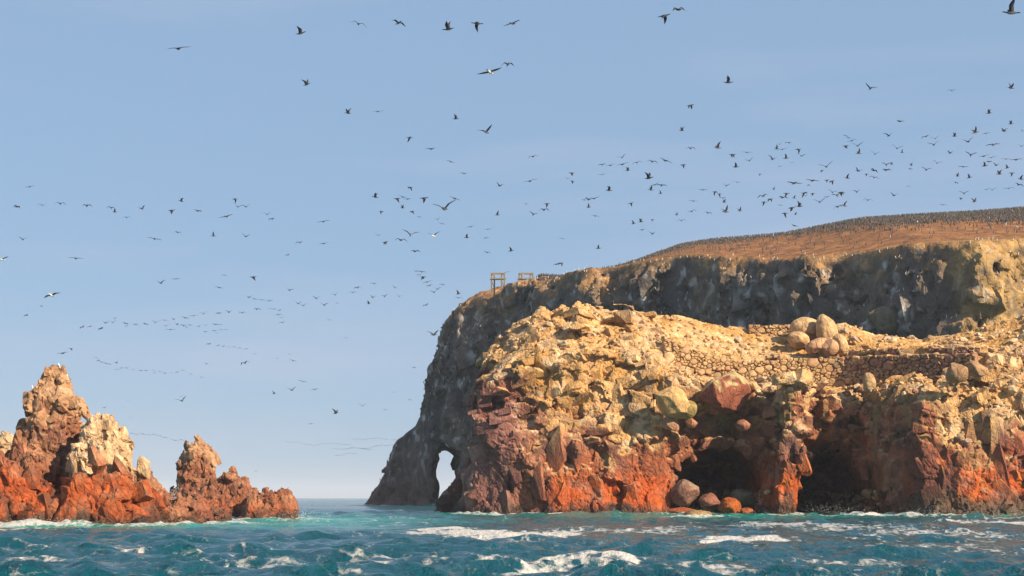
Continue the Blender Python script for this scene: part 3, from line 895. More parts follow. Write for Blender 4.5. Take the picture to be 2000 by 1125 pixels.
boulder('cave_boulder', 'rounded red-brown boulder beside the large brown one in the first cave', 1385, 980, 198.2, 1.5, 1.3, 1.1, (0, 12, 0), (0.30, 0.12, 0.08), 14, facets=16, lo=0.66, hi=0.92, rough=0.12)
boulder('orange_boulder', 'wet bright orange boulder at the first cave mouth by the pillar', 1426, 990, 196.5, 1.5, 1.2, 1.15, (0, 4, 0), (0.50, 0.12, 0.02), 15, facets=16, lo=0.66, hi=0.92, rough=0.12)
boulder('grey_boulder', 'grey flat-topped boulder at the back of the first cave', 1452, 972, 200.5, 1.7, 1.4, 1.2, (0, 5, 0), (0.24, 0.19, 0.12), 16, facets=16, lo=0.66, hi=0.92, rough=0.12)
boulder('low_boulder', 'low orange slab awash at the foot of the bluff', 1335, 999, 195.2, 1.9, 1.2, 0.55, (0, 5, 0), (0.45, 0.09, 0.02), 17, facets=16, lo=0.66, hi=0.92, rough=0.12)
boulder('small_boulder', 'small orange stone awash between orange boulder and pillar', 1459, 998, 195.4, 0.8, 0.7, 0.5, (0, 0, 0), (0.42, 0.10, 0.02), 18, facets=16, lo=0.66, hi=0.92, rough=0.12)
boulder('wave_washed_rock', 'tan and black cracked rock standing in the surf before the first cave', 1362, 1009, 176.0, 1.55, 1.1, 0.95, (0, -4, 0), (0.36, 0.22, 0.08), 19, facets=14, lo=0.65, hi=0.9, rough=0.12)
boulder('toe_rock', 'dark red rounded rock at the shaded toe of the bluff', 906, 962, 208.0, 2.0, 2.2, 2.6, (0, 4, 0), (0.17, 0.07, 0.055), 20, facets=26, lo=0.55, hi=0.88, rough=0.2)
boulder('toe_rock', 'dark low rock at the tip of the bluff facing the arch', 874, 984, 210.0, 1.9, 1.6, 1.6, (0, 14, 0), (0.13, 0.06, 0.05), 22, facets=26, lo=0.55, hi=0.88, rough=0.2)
h_ = BVHS[1].ray_cast(Vector((0, 0, CH)), Vector((727 / F, 1, 350 / F)).normalized())
boulder('cliff_boulder', 'smooth pale boulder half buried in the dark cliff face', 1727, 622, (h_[0].y if h_[0] else 305.0) - 0.6, 3.4, 3.0, 2.6, (0, 12, 0), (0.30, 0.22, 0.14), 23, facets=12, lo=0.7, rough=0.12)
for k, (px, py, w, h) in enumerate([(1905, 722, 1.5, 1.0), (1870, 728, 1.5, 1.3)]):
    boulder('ledge_boulder', ['squared tan boulder on the right ledge below the wall end', 'smooth tan boulder overhanging the ledge below the long wall'][k], px, py, 188.5, w, 1.2, h, (0, 14 - 20 * k, 0), (0.48, 0.28, 0.14), 24 + k, facets=11, lo=0.7)
boulder('upright_boulder', 'pointed tan boulder on the ledge over the second cave', 1697, 748, 199.0, 0.85, 0.8, 1.3, (0, -6, 0), (0.55, 0.36, 0.18), 27, facets=8, lo=0.78)

# ------------------------------------------------------------------ dry stone walls and loose stones
def stone_mat(name, ramp):
    m, n, l, b = node_mat(name)
    oi = n.new('ShaderNodeObjectInfo')
    rp = n.new('ShaderNodeValToRGB')
    while len(rp.color_ramp.elements) < len(ramp):
        rp.color_ramp.elements.new(0.5)
    for e, (p, c) in zip(rp.color_ramp.elements, ramp):
        e.position = p; e.color = (c[0] * ALB, c[1] * ALB, c[2] * ALB, 1)
    l.new(oi.outputs['Random'], rp.inputs[0])
    tc = n.new('ShaderNodeTexCoord')
    nz = n.new('ShaderNodeTexNoise'); nz.inputs['Scale'].default_value = 2.2; nz.inputs['Detail'].default_value = 8
    ge = n.new('ShaderNodeNewGeometry')
    l.new(ge.outputs['Position'], nz.inputs['Vector'])
    mr = n.new('ShaderNodeMapRange'); mr.inputs[1].default_value = .3; mr.inputs[2].default_value = .7
    mr.inputs[3].default_value = .6; mr.inputs[4].default_value = 1.25
    l.new(nz.outputs[0], mr.inputs[0])
    mu = n.new('ShaderNodeMix'); mu.data_type = 'RGBA'; mu.blend_type = 'MULTIPLY'; mu.inputs[0].default_value = 1
    l.new(rp.outputs[0], mu.inputs[6]); l.new(mr.outputs[0], mu.inputs[7]); l.new(mu.outputs[2], b.inputs['Base Color'])
    bp = n.new('ShaderNodeBump'); bp.inputs['Strength'].default_value = .5; bp.inputs['Distance'].default_value = .08
    l.new(nz.outputs[0], bp.inputs['Height']); l.new(bp.outputs[0], b.inputs['Normal'])
    b.inputs['Roughness'].default_value = 0.92
    b.inputs['Specular IOR Level'].default_value = 0.2
    return m

M_WALL = stone_mat('wall_stone', [(0, (0.44, 0.27, 0.13)), (.3, (0.66, 0.42, 0.20)), (.6, (0.48, 0.26, 0.14)), (.8, (0.74, 0.50, 0.27)), (1, (0.40, 0.26, 0.15))])
M_WALLR = stone_mat('red_wall_stone', [(0, (0.38, 0.19, 0.12)), (.35, (0.50, 0.27, 0.16)), (.7, (0.32, 0.16, 0.11)), (.9, (0.56, 0.38, 0.25)), (1, (0.42, 0.24, 0.15))])
M_RUB = stone_mat('rubble_stone', [(0, (0.66, 0.46, 0.25)), (.3, (0.76, 0.58, 0.36)), (.55, (0.50, 0.30, 0.15)), (.8, (0.70, 0.52, 0.32)), (1, (0.56, 0.38, 0.26))])

def stone_meshes(tag, n, lo, hi, mat):
    out = []
    V0, T = ico(1)
    for k in range(n):
        Vb = faceted(V0 * 1.12, 500 + k + len(tag) * 31, 9, lo, hi)
        me = mesh_np('stone', Vb, T)
        me.materials.append(mat)
        out.append((me, Vb, T))
    return out
RUB = stone_meshes('rubble', 10, 0.55, 0.9, M_RUB)

def dry_wall(name, label, path, mean, redfrom=None, limit=300, thick=0.8):
    """path: (x, y, bottom, top); irregular stones fitted to each other (power cells in the wall's own plane)"""
    root = link(name, None, label=label, cat='stone wall')
    pts = np.array(path, float)
    S = np.concatenate([[0], np.cumsum(np.hypot(np.diff(pts[:, 0]), np.diff(pts[:, 1])))])
    root.location = (pts[0, 0], pts[0, 1], pts[0, 2])
    r = np.random.default_rng(len(label))
    bot = lambda q: np.interp(q, S, pts[:, 2])
    top = lambda q: np.interp(q, S, pts[:, 3])
    c = []
    for trial in range(9000):
        q = r.uniform(0, S[-1]); z = r.uniform(bot(q) - .1, top(q))
        rad = mean * float(np.clip(r.lognormal(-0.15, 0.42), .5, 1.9)) * (1.0 if trial < 900 else 0.62)
        if all(((q - k[0]) * 0.8) ** 2 + (z - k[1]) ** 2 > (0.82 * (rad + k[2])) ** 2 for k in c):
            c.append((q, z, rad))
    c.sort(key=lambda k: -k[2])
    C = np.array(c)
    rest = []
    for i, (q, z, rad) in enumerate(c):
        poly = [(q - 1.6, z - 1.3), (q + 1.6, z - 1.3), (q + 1.6, z + 1.3), (q - 1.6, z + 1.3)]
        d2 = ((C[:, 0] - q) * .8) ** 2 + (C[:, 1] - z) ** 2
        cuts = []
        for j in np.argsort(d2)[1:18]:
            nx, nz = (C[j, 0] - q) * .64, C[j, 1] - z
            cuts.append((nx, nz, 0.5 * (d2[j] + rad ** 2 - C[j, 2] ** 2)))
        cuts.append((0, 1, top(q) - z + r.uniform(-.02, .22)))
        cuts += [(-1, 0, q), (1, 0, S[-1] - q)]
        for nx, nz, lim in cuts:
            out = []
            for m in range(len(poly)):
                A, B = poly[m], poly[(m + 1) % len(poly)]
                da = (A[0] - q) * nx + (A[1] - z) * nz - lim; db = (B[0] - q) * nx + (B[1] - z) * nz - lim
                if da <= 0:
                    out.append(A)
                if (da < 0) != (db < 0):
                    t = da / (da - db)
                    out.append((A[0] + (B[0] - A[0]) * t, A[1] + (B[1] - A[1]) * t))
            poly = out
            if len(poly) < 3:
                break
        if len(poly) < 3:
            continue
        pl = np.array(poly); cen = pl.mean(0)
        x = np.interp(q, S, pts[:, 0]); y = np.interp(q, S, pts[:, 1]); e = .4
        ang = math.atan2(np.interp(q + e, S, pts[:, 1]) - np.interp(q - e, S, pts[:, 1]), np.interp(q + e, S, pts[:, 0]) - np.interp(q - e, S, pts[:, 0]))
        d = pl - cen; n = len(pl)
        fr = -thick / 2 - r.uniform(-.16, .20)
        V = []
        for k, dep in ((.93, thick / 2), (.95, fr + .16), (.86, fr + .05), (.6, fr - .02)):
            V += [(a * k, dep + r.uniform(-.02, .02), b_ * k) for a, b_ in d]
        T = []
        for ring in range(3):
            for m in range(n):
                a0, a1 = ring * n + m, ring * n + (m + 1) % n
                T += [(a0, a1, a1 + n), (a0, a1 + n, a0 + n)]
        T += [(3 * n, 3 * n + m, 3 * n + m + 1) for m in range(1, n - 1)]
        V = np.array(V, f32); T = np.array(T, np.int32)
        rot = (r.uniform(-.14, .14), 0, ang + r.uniform(-.16, .16))
        loc = (x + (cen[0] - q) * math.cos(ang) - pts[0, 0], y + (cen[0] - q) * math.sin(ang) - pts[0, 1], cen[1] - pts[0, 2])
        mat = M_WALLR if (redfrom is not None and x + r.normal() * 1.2 > redfrom) else M_WALL
        if i < limit:
            o = link('stone', mesh_np('stone', V, T), mat, parent=root)
            o.location = loc; o.rotation_euler = rot
        else:
            rest.append((V @ rotm(*rot).T + np.array(loc, f32), T))
    if rest:
        base, Vs, Ts = 0, [], []
        for V, T in rest:
            Vs.append(V); Ts.append(T + base); base += len(V)
        link('small_stones', mesh_np('small_stones', np.concatenate(Vs), np.concatenate(Ts)), M_WALL, parent=root, kind='stuff')
    return root

wx = np.linspace(18.8, 55.2, 24)
dry_wall('retaining_wall', 'long dry stone retaining wall holding up the ochre terrace',
         [(x, np.interp(x, WALL_X, WALL_Y) - 0.42, np.interp(x, WALL_X, WALL_B) - 0.25, np.interp(x, WALL_X, WALL_T)) for x in wx], 0.35, redfrom=42)
dry_wall('terrace_wall', 'low dark red stone wall above the long retaining wall',
         [(x, np.interp(x, WALL_X, WALL_Y) + 2.6, zt + 0.0, zt + 0.85) for x, zt in ((42.5, 20.1), (46, 20.0), (50, 19.8), (54, 19.6), (56.5, 19.4))], 0.27, redfrom=46, limit=140, thick=0.7)
rw = [(1462, 0), (1480, 0), (1500, 0), (1520, 0), (1545, 0)]
dry_wall('rear_wall', 'short pale stone wall on the skyline ridge beside the round boulder',
         [((px - 1000) / F * 218.2, 218.2, CH + (HOR - 656) / F * 218.2, CH + (HOR - 637) / F * 218.2) for px, _ in rw], 0.36, limit=60)

# loose stones lying on the headland: the largest are stones of their own, the rest is rubble
def scatter():
    r = np.random.default_rng(11)
    x, y, z = HV.T
    view = np.array([0, 0, CH], f32) - HV
    view /= np.linalg.norm(view, axis=1)[:, None]
    vis = (HN * view).sum(1) > 0.02
    pxl = 1000 + x / y * F
    ok = vis & (pxl > 930) & (pxl < 2040)
    w = np.zeros(len(HV))
    top = ok & (HN[:, 2] > 0.5)
    w[top & (z > 19)] = 0.8
    w[top & (z > 19) & (x < 20)] = 0.7
    w[top & (z > 13.5) & (z <= 19) & (x > 17)] = 1.8
    w[top & (z > 8) & (x > 50) & (y < 200)] = 1.4
    w[top & (z > 12) & (z < 21) & (x > 3) & (x <= 19)] = 0.35
    w[ok & (z < 3) & (z > 0.1) & (y > 198) & (x > 20)] = 1.2
    w /= w.sum()
    idx = r.choice(len(HV), 2100, replace=False, p=w)
    size = np.clip(r.lognormal(-1.42, 0.45, len(idx)), 0.1, 0.75)
    size[z[idx] < 4] *= 1.5
    order = np.argsort(-size)
    Vs, Ts, base = [], [], 0
    for rank, q in enumerate(order):
        p = HV[idx[q]]; s = size[q]
        sc = np.array((s * r.uniform(.9, 1.4), s * r.uniform(.8, 1.2), s * r.uniform(.55, 1.0)), f32)
        e = (r.uniform(-.4, .4), r.uniform(-.4, .4), r.uniform(0, 6.28))
        me, Vb, T = RUB[r.integers(len(RUB))]
        if rank < 290:
            o = link('stone', me, parent=HEAD)
            o.location = (p[0], p[1], p[2] + 0.18 * s); o.rotation_euler = e; o.scale = sc.tolist()
        else:
            Vs.append((Vb * sc) @ rotm(*e).T + p + np.array((0, 0, 0.18 * s), f32)); Ts.append(T + base); base += len(Vb)
    me = mesh_np('rubble', np.concatenate(Vs), np.concatenate(Ts))
    me.materials.append(M_RUBM)
    link('rubble', me, parent=HEAD, kind='stuff')

M_RUBM = rock_mat('rubble_mass', 1.4, vary=0.5)
_b = M_RUBM.node_tree.nodes
for nd in list(_b):
    if nd.bl_idname == 'ShaderNodeAttribute':
        geo = _b.new('ShaderNodeNewGeometry'); rp = _b.new('ShaderNodeValToRGB')
        rp.color_ramp.elements[0].color = (0.34, 0.18, 0.07, 1); rp.color_ramp.elements[1].color = (0.58, 0.40, 0.20, 1)
        M_RUBM.node_tree.links.new(geo.outputs['Random Per Island'], rp.inputs[0])
        for ln in list(nd.outputs['Color'].links):
            M_RUBM.node_tree.links.new(rp.outputs[0], ln.to_socket)
scatter()

# ------------------------------------------------------------------ the sea
def shore_dist(X, Y):
    z = np.full(X.shape, 0.4, f32)
    d = np.full(X.shape, 999.0, f32)
    m = (X > -40) & (X < 100) & (Y > 150) & (Y < 245)
    d[m] = np.minimum(d[m], headland(X[m], Y[m], z[m]))
    m = (Y > 255) & (Y < 480)
    d[m] = np.minimum(d[m], np.maximum(island(X[m], Y[m], z[m]), 0) * 0.8)
    for f, lo, hi in STACKS:
        m = (X > lo[0] - 20) & (X < hi[0] + 20) & (Y > lo[1] - 20) & (Y < hi[1] + 20)
        d[m] = np.minimum(d[m], f(X[m], Y[m], z[m]))
    c = P(1362, 1009, 176)
    d = np.minimum(d, np.hypot(X - c.x, Y - c.y) - 1.4)
    return d

def make_sea():
    r = np.random.default_rng(5)
    rad = [16.0]
    while rad[-1] < 900:
        rad.append(rad[-1] * (1 + (0.0070 if 40 < rad[-1] < 240 else 0.0125)))
    while rad[-1] < 16000:
        rad.append(rad[-1] * 1.08)
    rad = np.array(rad)
    th = np.radians(np.linspace(-25, 25, 780))
    RR, TH = np.meshgrid(rad, th, indexing='ij')
    X = (RR * np.sin(TH)).astype(f32).ravel(); Y = (RR * np.cos(TH)).astype(f32).ravel()
    dr = (np.gradient(rad)[:, None] + 0 * TH).ravel().astype(f32)
    sd = shore_dist(X, Y)
    Z = np.zeros_like(X); DX = np.zeros_like(X); DY = np.zeros_like(X)
    calm = 0.45 + 0.55 * smooth(0, 9, sd)
    pts = np.stack([X, Y, np.zeros_like(X)], 1)
    gust = 0.75 + 0.5 * vn(pts, 30, 3)
    for k in range(64):
        lam = 0.5 * (10 / 0.5) ** ((k + r.random()) / 64)
        a = 0.080 * lam / 6.283 * min(1.0, (3.2 / lam) ** 0.9)
        ang = math.radians(-90 + r.normal() * 42 + 20)
        kx, ky = math.cos(ang) * 6.283 / lam, math.sin(ang) * 6.283 / lam
        ph = kx * X + ky * Y + r.uniform(0, 6.28)
        fade = smooth(0.75, 0.35, dr / lam) * calm * gust
        Z += a * fade * np.sin(ph)
        q = 0.9 * a * fade * np.cos(ph)
        DX += q * math.cos(ang); DY += q * math.sin(ang)
    ch = fbm(pts, 1.1, 3, 77)
    surf = np.exp(-(np.maximum(sd, 0) / 2.2) ** 2)
    Z += surf * (0.24 + 0.42 * ch) + 0.06 * ch * smooth(0.4, 0.1, dr)
    far = Y > 255
    # swell breaking in front of the headland
    for (cx, cy, rx, ry, hgt) in ((12, 189, 15, 2.2, .75), (40, 181, 12, 2.0, .6), (-20, 123.5, 5, 1.3, .45), (-36, 122.5, 5, 1.2, .4), (60, 172, 12, 1.8, .6), (-22, 150, 3, 1.5, .5), (-8, 395, 14, 6, 1.6), (0, 205, 10, 2, .4)):
        e = ((X - cx) / rx) ** 2 + ((Y - cy - 0.8 * np.sin(X * 0.35)) / ry) ** 2
        Z += hgt * np.exp(-e) * (0.75 + 0.5 * ch)
    # foam
    st = np.stack([X * 0.55, Y * 0.22, np.zeros_like(X)], 1).astype(f32)
    fn = fbm(st, 1.0, 5, 88, 0.62)
    lace = fbm(np.stack([X * 0.8, Y * 0.35, np.zeros_like(X)], 1).astype(f32), 0.5, 3, 99, 0.7)
    big = fbm(np.stack([X * 0.5, Y * 0.2, np.zeros_like(X)], 1).astype(f32), 9.0, 3, 93)
    foam = smooth(0.34, 0.58, fn + 0.40 * big + 0.25 * lace) * 0.6
    for (px0, px1, py, dy, s) in ((752, 1230, 1042, 10, 1.15), (1150, 1420, 1036, 6, .55), (1325, 1560, 1055, 7, 1.1), (985, 1310, 1102, 12, 1.2), (900, 1000, 1096, 6, .6), (1560, 1990, 1040, 9, .6), (1440, 1780, 1028, 7, .7), (1840, 2010, 1022, 4, .8), (330, 520, 1095, 7, .5), (640, 800, 1099, 6, .45), (1250, 1460, 1112, 10, .6), (0, 120, 1034, 6, .7), (1500, 1760, 1100, 8, .4), (1650, 1990, 1075, 8, .4)):
        D0 = CH * F / (py - HOR)
        cx = ((px0 + px1) / 2 - 1000) / F * D0; rx = (px1 - px0) / 2 / F * D0
        ry = 0.5 * (CH * F / (py - dy - HOR) - CH * F / (py + dy - HOR))
        e = ((X - cx) / rx) ** 2 + ((Y - D0 - ry * 0.5 * np.sin(X * 0.6 + px0)) / ry) ** 2
        foam = np.maximum(foam, s * 0.95 * smooth(1.25, 0.15, e + 1.2 * fn + 0.6 * big + 1.0 * lace))
    shf = smooth(4.6, 0.2, sd + 2.6 * fn + 1.2 * big)
    foam = np.maximum(foam, shf * 0.95)
    foam = np.maximum(foam, 0.9 * smooth(7, 1, np.hypot((X + 5) / 2.0, (Y - 395) / 1.0) + 3 * fn) )
    br = np.zeros_like(X)
    for (cx, cy, rx, ry) in ((40, 180.5, 12, 2.6), (-36, 122, 6, 1.4), (60, 171, 12, 2), (-21, 150, 3, 1.6), (20, 188.5, 7, 1.2)):
        br = np.maximum(br, np.exp(-((X - cx) / rx) ** 2 - ((Y - cy - 0.8 * np.sin(X * 0.35)) / ry) ** 2))
    foam = np.maximum(foam, smooth(0.35, 0.9, br + 0.7 * fn) * 0.9)
    crest = smooth(0.62, 0.85, Z / 0.55) * smooth(0.05, 0.4, fn) * (sd > 3) * smooth(700, 100, Y)
    foam = np.maximum(foam, crest * 0.6)
    shal = np.clip(np.exp(-(np.maximum(sd, 0) / 13.0) ** 1.5) * (0.85 + 0.5 * big) , 0, 1)
    V = np.stack([X + DX, Y + DY, Z], 1)
    n0, n1 = len(rad), len(th)
    I = np.arange(n0 * n1).reshape(n0, n1)
    Q = np.stack([I[:-1, :-1], I[:-1, 1:], I[1:, 1:], I[1:, :-1]], -1).reshape(-1, 4)[:, ::-1]
    me = mesh_np('sea', V, Q, None, True, {'foam': foam, 'shallow': shal})
    m, n, l, b = node_mat('sea_water')
    af = n.new('ShaderNodeAttribute'); af.attribute_name = 'foam'
    as_ = n.new('ShaderNodeAttribute'); as_.attribute_name = 'shallow'
    ge = n.new('ShaderNodeNewGeometry')
    mp = n.new('ShaderNodeMapping'); mp.inputs['Scale'].default_value = (1.0, 0.55, 1.0)
    l.new(ge.outputs['Position'], mp.inputs[0])
    nz = n.new('ShaderNodeTexNoise'); nz.inputs['Scale'].default_value = 1.6; nz.inputs['Detail'].default_value = 9; nz.inputs['Roughness'].default_value = 0.68
    l.new(mp.outputs[0], nz.inputs['Vector'])
    ad = n.new('ShaderNodeMath'); ad.operation = 'MULTIPLY_ADD'; ad.inputs[1].default_value = 1.7
    l.new(nz.outputs[0], ad.inputs[0]); l.new(af.outputs['Fac'], ad.inputs[2])
    vl = n.new('ShaderNodeTexVoronoi'); vl.feature = 'DISTANCE_TO_EDGE'; vl.inputs['Scale'].default_value = 1.5
    wv = n.new('ShaderNodeVectorMath'); wv.operation = 'MULTIPLY_ADD'; wv.inputs[1].default_value = (1.2, 1.2, 0)
    l.new(nz.outputs['Color'], wv.inputs[0]); l.new(mp.outputs[0], wv.inputs[2]); l.new(wv.outputs[0], vl.inputs['Vector'])
    ln = n.new('ShaderNodeMapRange'); ln.inputs[1].default_value = 0.0; ln.inputs[2].default_value = 0.22; ln.inputs[3].default_value = 0.42; ln.inputs[4].default_value = -0.12
    l.new(vl.outputs['Distance'], ln.inputs[0])
    a3 = n.new('ShaderNodeMath'); a3.operation = 'ADD'
    l.new(ad.outputs[0], a3.inputs[0]); l.new(ln.outputs[0], a3.inputs[1])
    fr = n.new('ShaderNodeMapRange'); fr.interpolation_type = 'SMOOTHSTEP'
    fr.inputs[1].default_value = 1.18; fr.inputs[2].default_value = 2.0
    l.new(a3.outputs[0], fr.inputs[0])
    wc = n.new('ShaderNodeMix'); wc.data_type = 'RGBA'
    wc.inputs[6].default_value = (0.001, 0.055, 0.078, 1); wc.inputs[7].default_value = (0.015, 0.26, 0.21, 1)
    l.new(as_.outputs['Fac'], wc.inputs[0])
    fc = n.new('ShaderNodeMix'); fc.data_type = 'RGBA'; fc.inputs[7].default_value = (0.50, 0.48, 0.46, 1)
    l.new(fr.outputs[0], fc.inputs[0]); l.new(wc.outputs[2], fc.inputs[6]); l.new(fc.outputs[2], b.inputs['Base Color'])
    ro = n.new('ShaderNodeMapRange'); ro.inputs[3].default_value = 0.08; ro.inputs[4].default_value = 0.9
    l.new(fr.outputs[0], ro.inputs[0]); l.new(ro.outputs[0], b.inputs['Roughness'])
    n3 = n.new('ShaderNodeTexNoise'); n3.inputs['Scale'].default_value = 4.5; n3.inputs['Detail'].default_value = 6; n3.inputs['Roughness'].default_value = 0.6
    l.new(mp.outputs[0], n3.inputs['Vector'])
    bp = n.new('ShaderNodeBump'); bp.inputs['Strength'].default_value = 1.0; bp.inputs['Distance'].default_value = 0.26
    l.new(n3.outputs[0], bp.inputs['Height']); l.new(bp.outputs[0], b.inputs['Normal'])
    b.inputs['IOR'].default_value = 1.33
    b.inputs['Specular IOR Level'].default_value = 0.38
    return link('sea', me, m, kind='structure', label='choppy teal sea with drifting foam')
SEA = make_sea()

# spray thrown up where the swell meets the rocks
def make_spray():
    r = np.random.default_rng(9)
    V0, T = ico(1)
    Vs, Ts, base = [], [], 0
    spots = [(-34.2, 166.5, 1.2, 0.45, 2.0, 700), (36.5, 187.5, 0.3, 2.2, 1.0, 260), (20.5, 190.5, 0.3, 1.2, 0.8, 140), (46, 184.5, 0.3, 2.0, 0.7, 160), (56, 179.5, 0.2, 3, 0.5, 140),
             (-19.2, 152.5, 0.3, 1.2, 0.7, 160), (-36, 123.6, 0.2, 3.0, 0.5, 160), (-6, 397, 0.5, 7, 1.8, 260), (28, 192, 0.2, 2.5, 0.5, 120)]
    for (x, y, z, sx, sz, n) in spots:
        for _ in range(n):
            t = abs(r.normal()) * 0.55
            p = np.array((x + r.normal() * sx * (1 - 0.3 * t), y + r.normal() * 0.7, z + t * sz), f32)
            s = r.uniform(.008, .024) * (1.8 if y > 300 else 1)
            Vs.append(V0 * s * np.array((1.3, 1, .8), f32) + p); Ts.append(T + base); base += len(V0)
    me = mesh_np('sea_spray', np.concatenate(Vs), np.concatenate(Ts), None, True)
    link('sea_spray', me, plain_mat('spray_water', (0.8, 0.8, 0.8), 0.6, 2, 0.05), kind='stuff', label='white spray bursting where swell hits the rocks')
make_spray()

# ------------------------------------------------------------------ wooden frames on the cliff rim
def bar(a, b, w):
    a, b = Vector(a), Vector(b)
    d = (b - a).normalized()
    s = d.cross(Vector((0.3, 0.9, 0.1))).normalized() * w / 2
    t = d.cross(s).normalized() * w / 2
    V = np.array([(p + i * s + j * t)[:] for p in (a, b) for i, j in ((-1, -1), (1, -1), (1, 1), (-1, 1))], f32)
    Q = np.array([(0, 1, 2, 3), (7, 6, 5, 4), (0, 4, 5, 1), (1, 5, 6, 2), (2, 6, 7, 3), (3, 7, 4, 0)], np.int32)
    return V, Q
def frame(px0, px1, ptop, pmid, pbot, D, label, boom):
    g = P((px0 + px1) / 2, pbot, D)
    root = link('lookout_frame', None, label=label, cat='wooden frame', group='timber frames on the cliff rim')
    root.location = g
    def piece(nm, a, b, w):
        V, Q = bar(Vector(a) - g, Vector(b) - g, w)
        link(nm, mesh_np(nm, V, Q), M_WOOD, parent=root)
    z1, z2, z0 = P(0, ptop, D).z, P(0, pmid, D).z, g.z - 2.2
    xs = [P(px, 0, D).x for px in (px0, px0 + 5.5, px1 - 5.5, px1)]
    for k, x in enumerate(xs):
        yy = D + (0.0 if k in (0, 2) else 1.5)
        piece('post', (x, yy, z0), (x, yy, z1), 0.27)
    for yy in (D - 0.14, D + 1.64):
        piece('top_beam', (xs[0] - .1, yy, z1 - .1), (xs[-1] + .1, yy, z1 - .1), 0.24)
        piece('cross_beam', (xs[0] - .4, yy, z2), (xs[-1] + .4, yy, z2), 0.28)
    for a, b in ((0, 1), (2, 3)):
        piece('side_rail', (xs[a], D, z2 + .25), (xs[b], D + 1.5, z2 + .25), 0.2)
        piece('side_rail', (xs[a], D, z1 - .35), (xs[b], D + 1.5, z1 - .35), 0.2)
        piece('brace', (xs[a], D + .02, z2 - .2), (xs[b], D + 1.5, z0 + 2.0), 0.14)
    if boom:
        piece('boom', (xs[-1] - .4, D - 0.3, z1 - .15), (xs[-1] + 1.3, D - 0.3, z1 + .35), 0.16)
frame(960, 985, 533, 544, 562, 399, 'timber frame with a slanting boom on the cliff rim', True)
frame(1014, 1041, 533, 544, 560, 396, 'timber frame without a boom on the cliff rim', False)

# ------------------------------------------------------------------ birds
def lathe(st, sides, axis='x'):
    V, Q = [], []
    for (a, c, ry, rz) in st:
        for k in range(sides):
            t = 2 * math.pi * k / sides
            if axis == 'x':
                V.append((a, ry * math.cos(t), c + rz * math.sin(t)))
            else:
                V.append((c + ry * math.cos(t), rz * math.sin(t), a))
    n = len(st)
    for i in range(n - 1):
        for k in range(sides):
            Q.append((i * sides + k, (i + 1) * sides + k, (i + 1) * sides + (k + 1) % sides, i * sides + (k + 1) % sides))
    return V, Q

def flying(name, inner, outer, body, belly, wing, beak=(0.25, 0.16, 0.06)):
    V, Q = lathe([(-.44, 0.02, .055, .006), (-.36, 0.015, .06, .012), (-.25, .005, .045, .035), (-.12, 0, .075, .07), (.02, 0, .085, .085), (.14, .005, .07, .072),
                  (.23, .02, .036, .04), (.31, .035, .030, .032), (.36, .045, .036, .036), (.41, .042, .026, .026), (.44, .036, .012, .012), (.50, .026, .003, .003)], 8)
    col = [belly if (v[2] < -0.012 and v[0] < .2) else body for v in V]
    for i in range(len(V) - 24, len(V)):
        col[i] = beak if i >= len(V) - 16 else body
    for s in (1, -1):
        y, z, b0 = 0.05 * s, 0.03, len(V)
        secs = [(0, .11, -.12), (.16, .14, -.11), (.32, .15, -.08), (.48, .09, -.10), (.62, .0, -.10), (.74, -.09, -.12)]
        prev = 0
        for k, (sp, le, te) in enumerate(secs):
            ang = R(inner if sp <= .32 else outer)
            if k:
                y += s * (sp - prev) * math.cos(ang); z += (sp - prev) * math.sin(ang)
            prev = sp
            th = .024 * (1 - sp)
            for (x, dz) in ((le, 0), ((le + te) / 2, th + .012), (te, 0), ((le + te) / 2, -th + .006)):
                V.append((x, y, z + dz)); col.append(wing)
        for k in range(len(secs) - 1):
            for j in range(4):
                q = (b0 + k * 4 + j, b0 + (k + 1) * 4 + j, b0 + (k + 1) * 4 + (j + 1) % 4, b0 + k * 4 + (j + 1) % 4)
                Q.append(q if s > 0 else q[::-1])
    return mesh_np(name, np.array(V, f32), np.array(Q, np.int32), np.array(col, f32), True)

DK, WH, BR = (0.011, 0.011, 0.014), (0.62, 0.58, 0.52), (0.10, 0.065, 0.04)
POSE = {'V': (38, 22), 'M': (24, -38), 'G': (7, -4), 'L': (56, 34), 'D': (-14, -48)}
FLY = {k: flying('cormorant_' + k.lower(), a, b, DK, (0.15, 0.14, 0.13), DK) for k, (a, b) in POSE.items()}
FLYW = {k: flying('booby_' + k.lower(), a, b, (0.55, 0.5, 0.44), WH, BR, (0.3, 0.25, 0.2)) for k, (a, b) in POSE.items()}
for d_ in (FLY, FLYW):
    for me in d_.values():
        me.materials.append(M_BIRD)

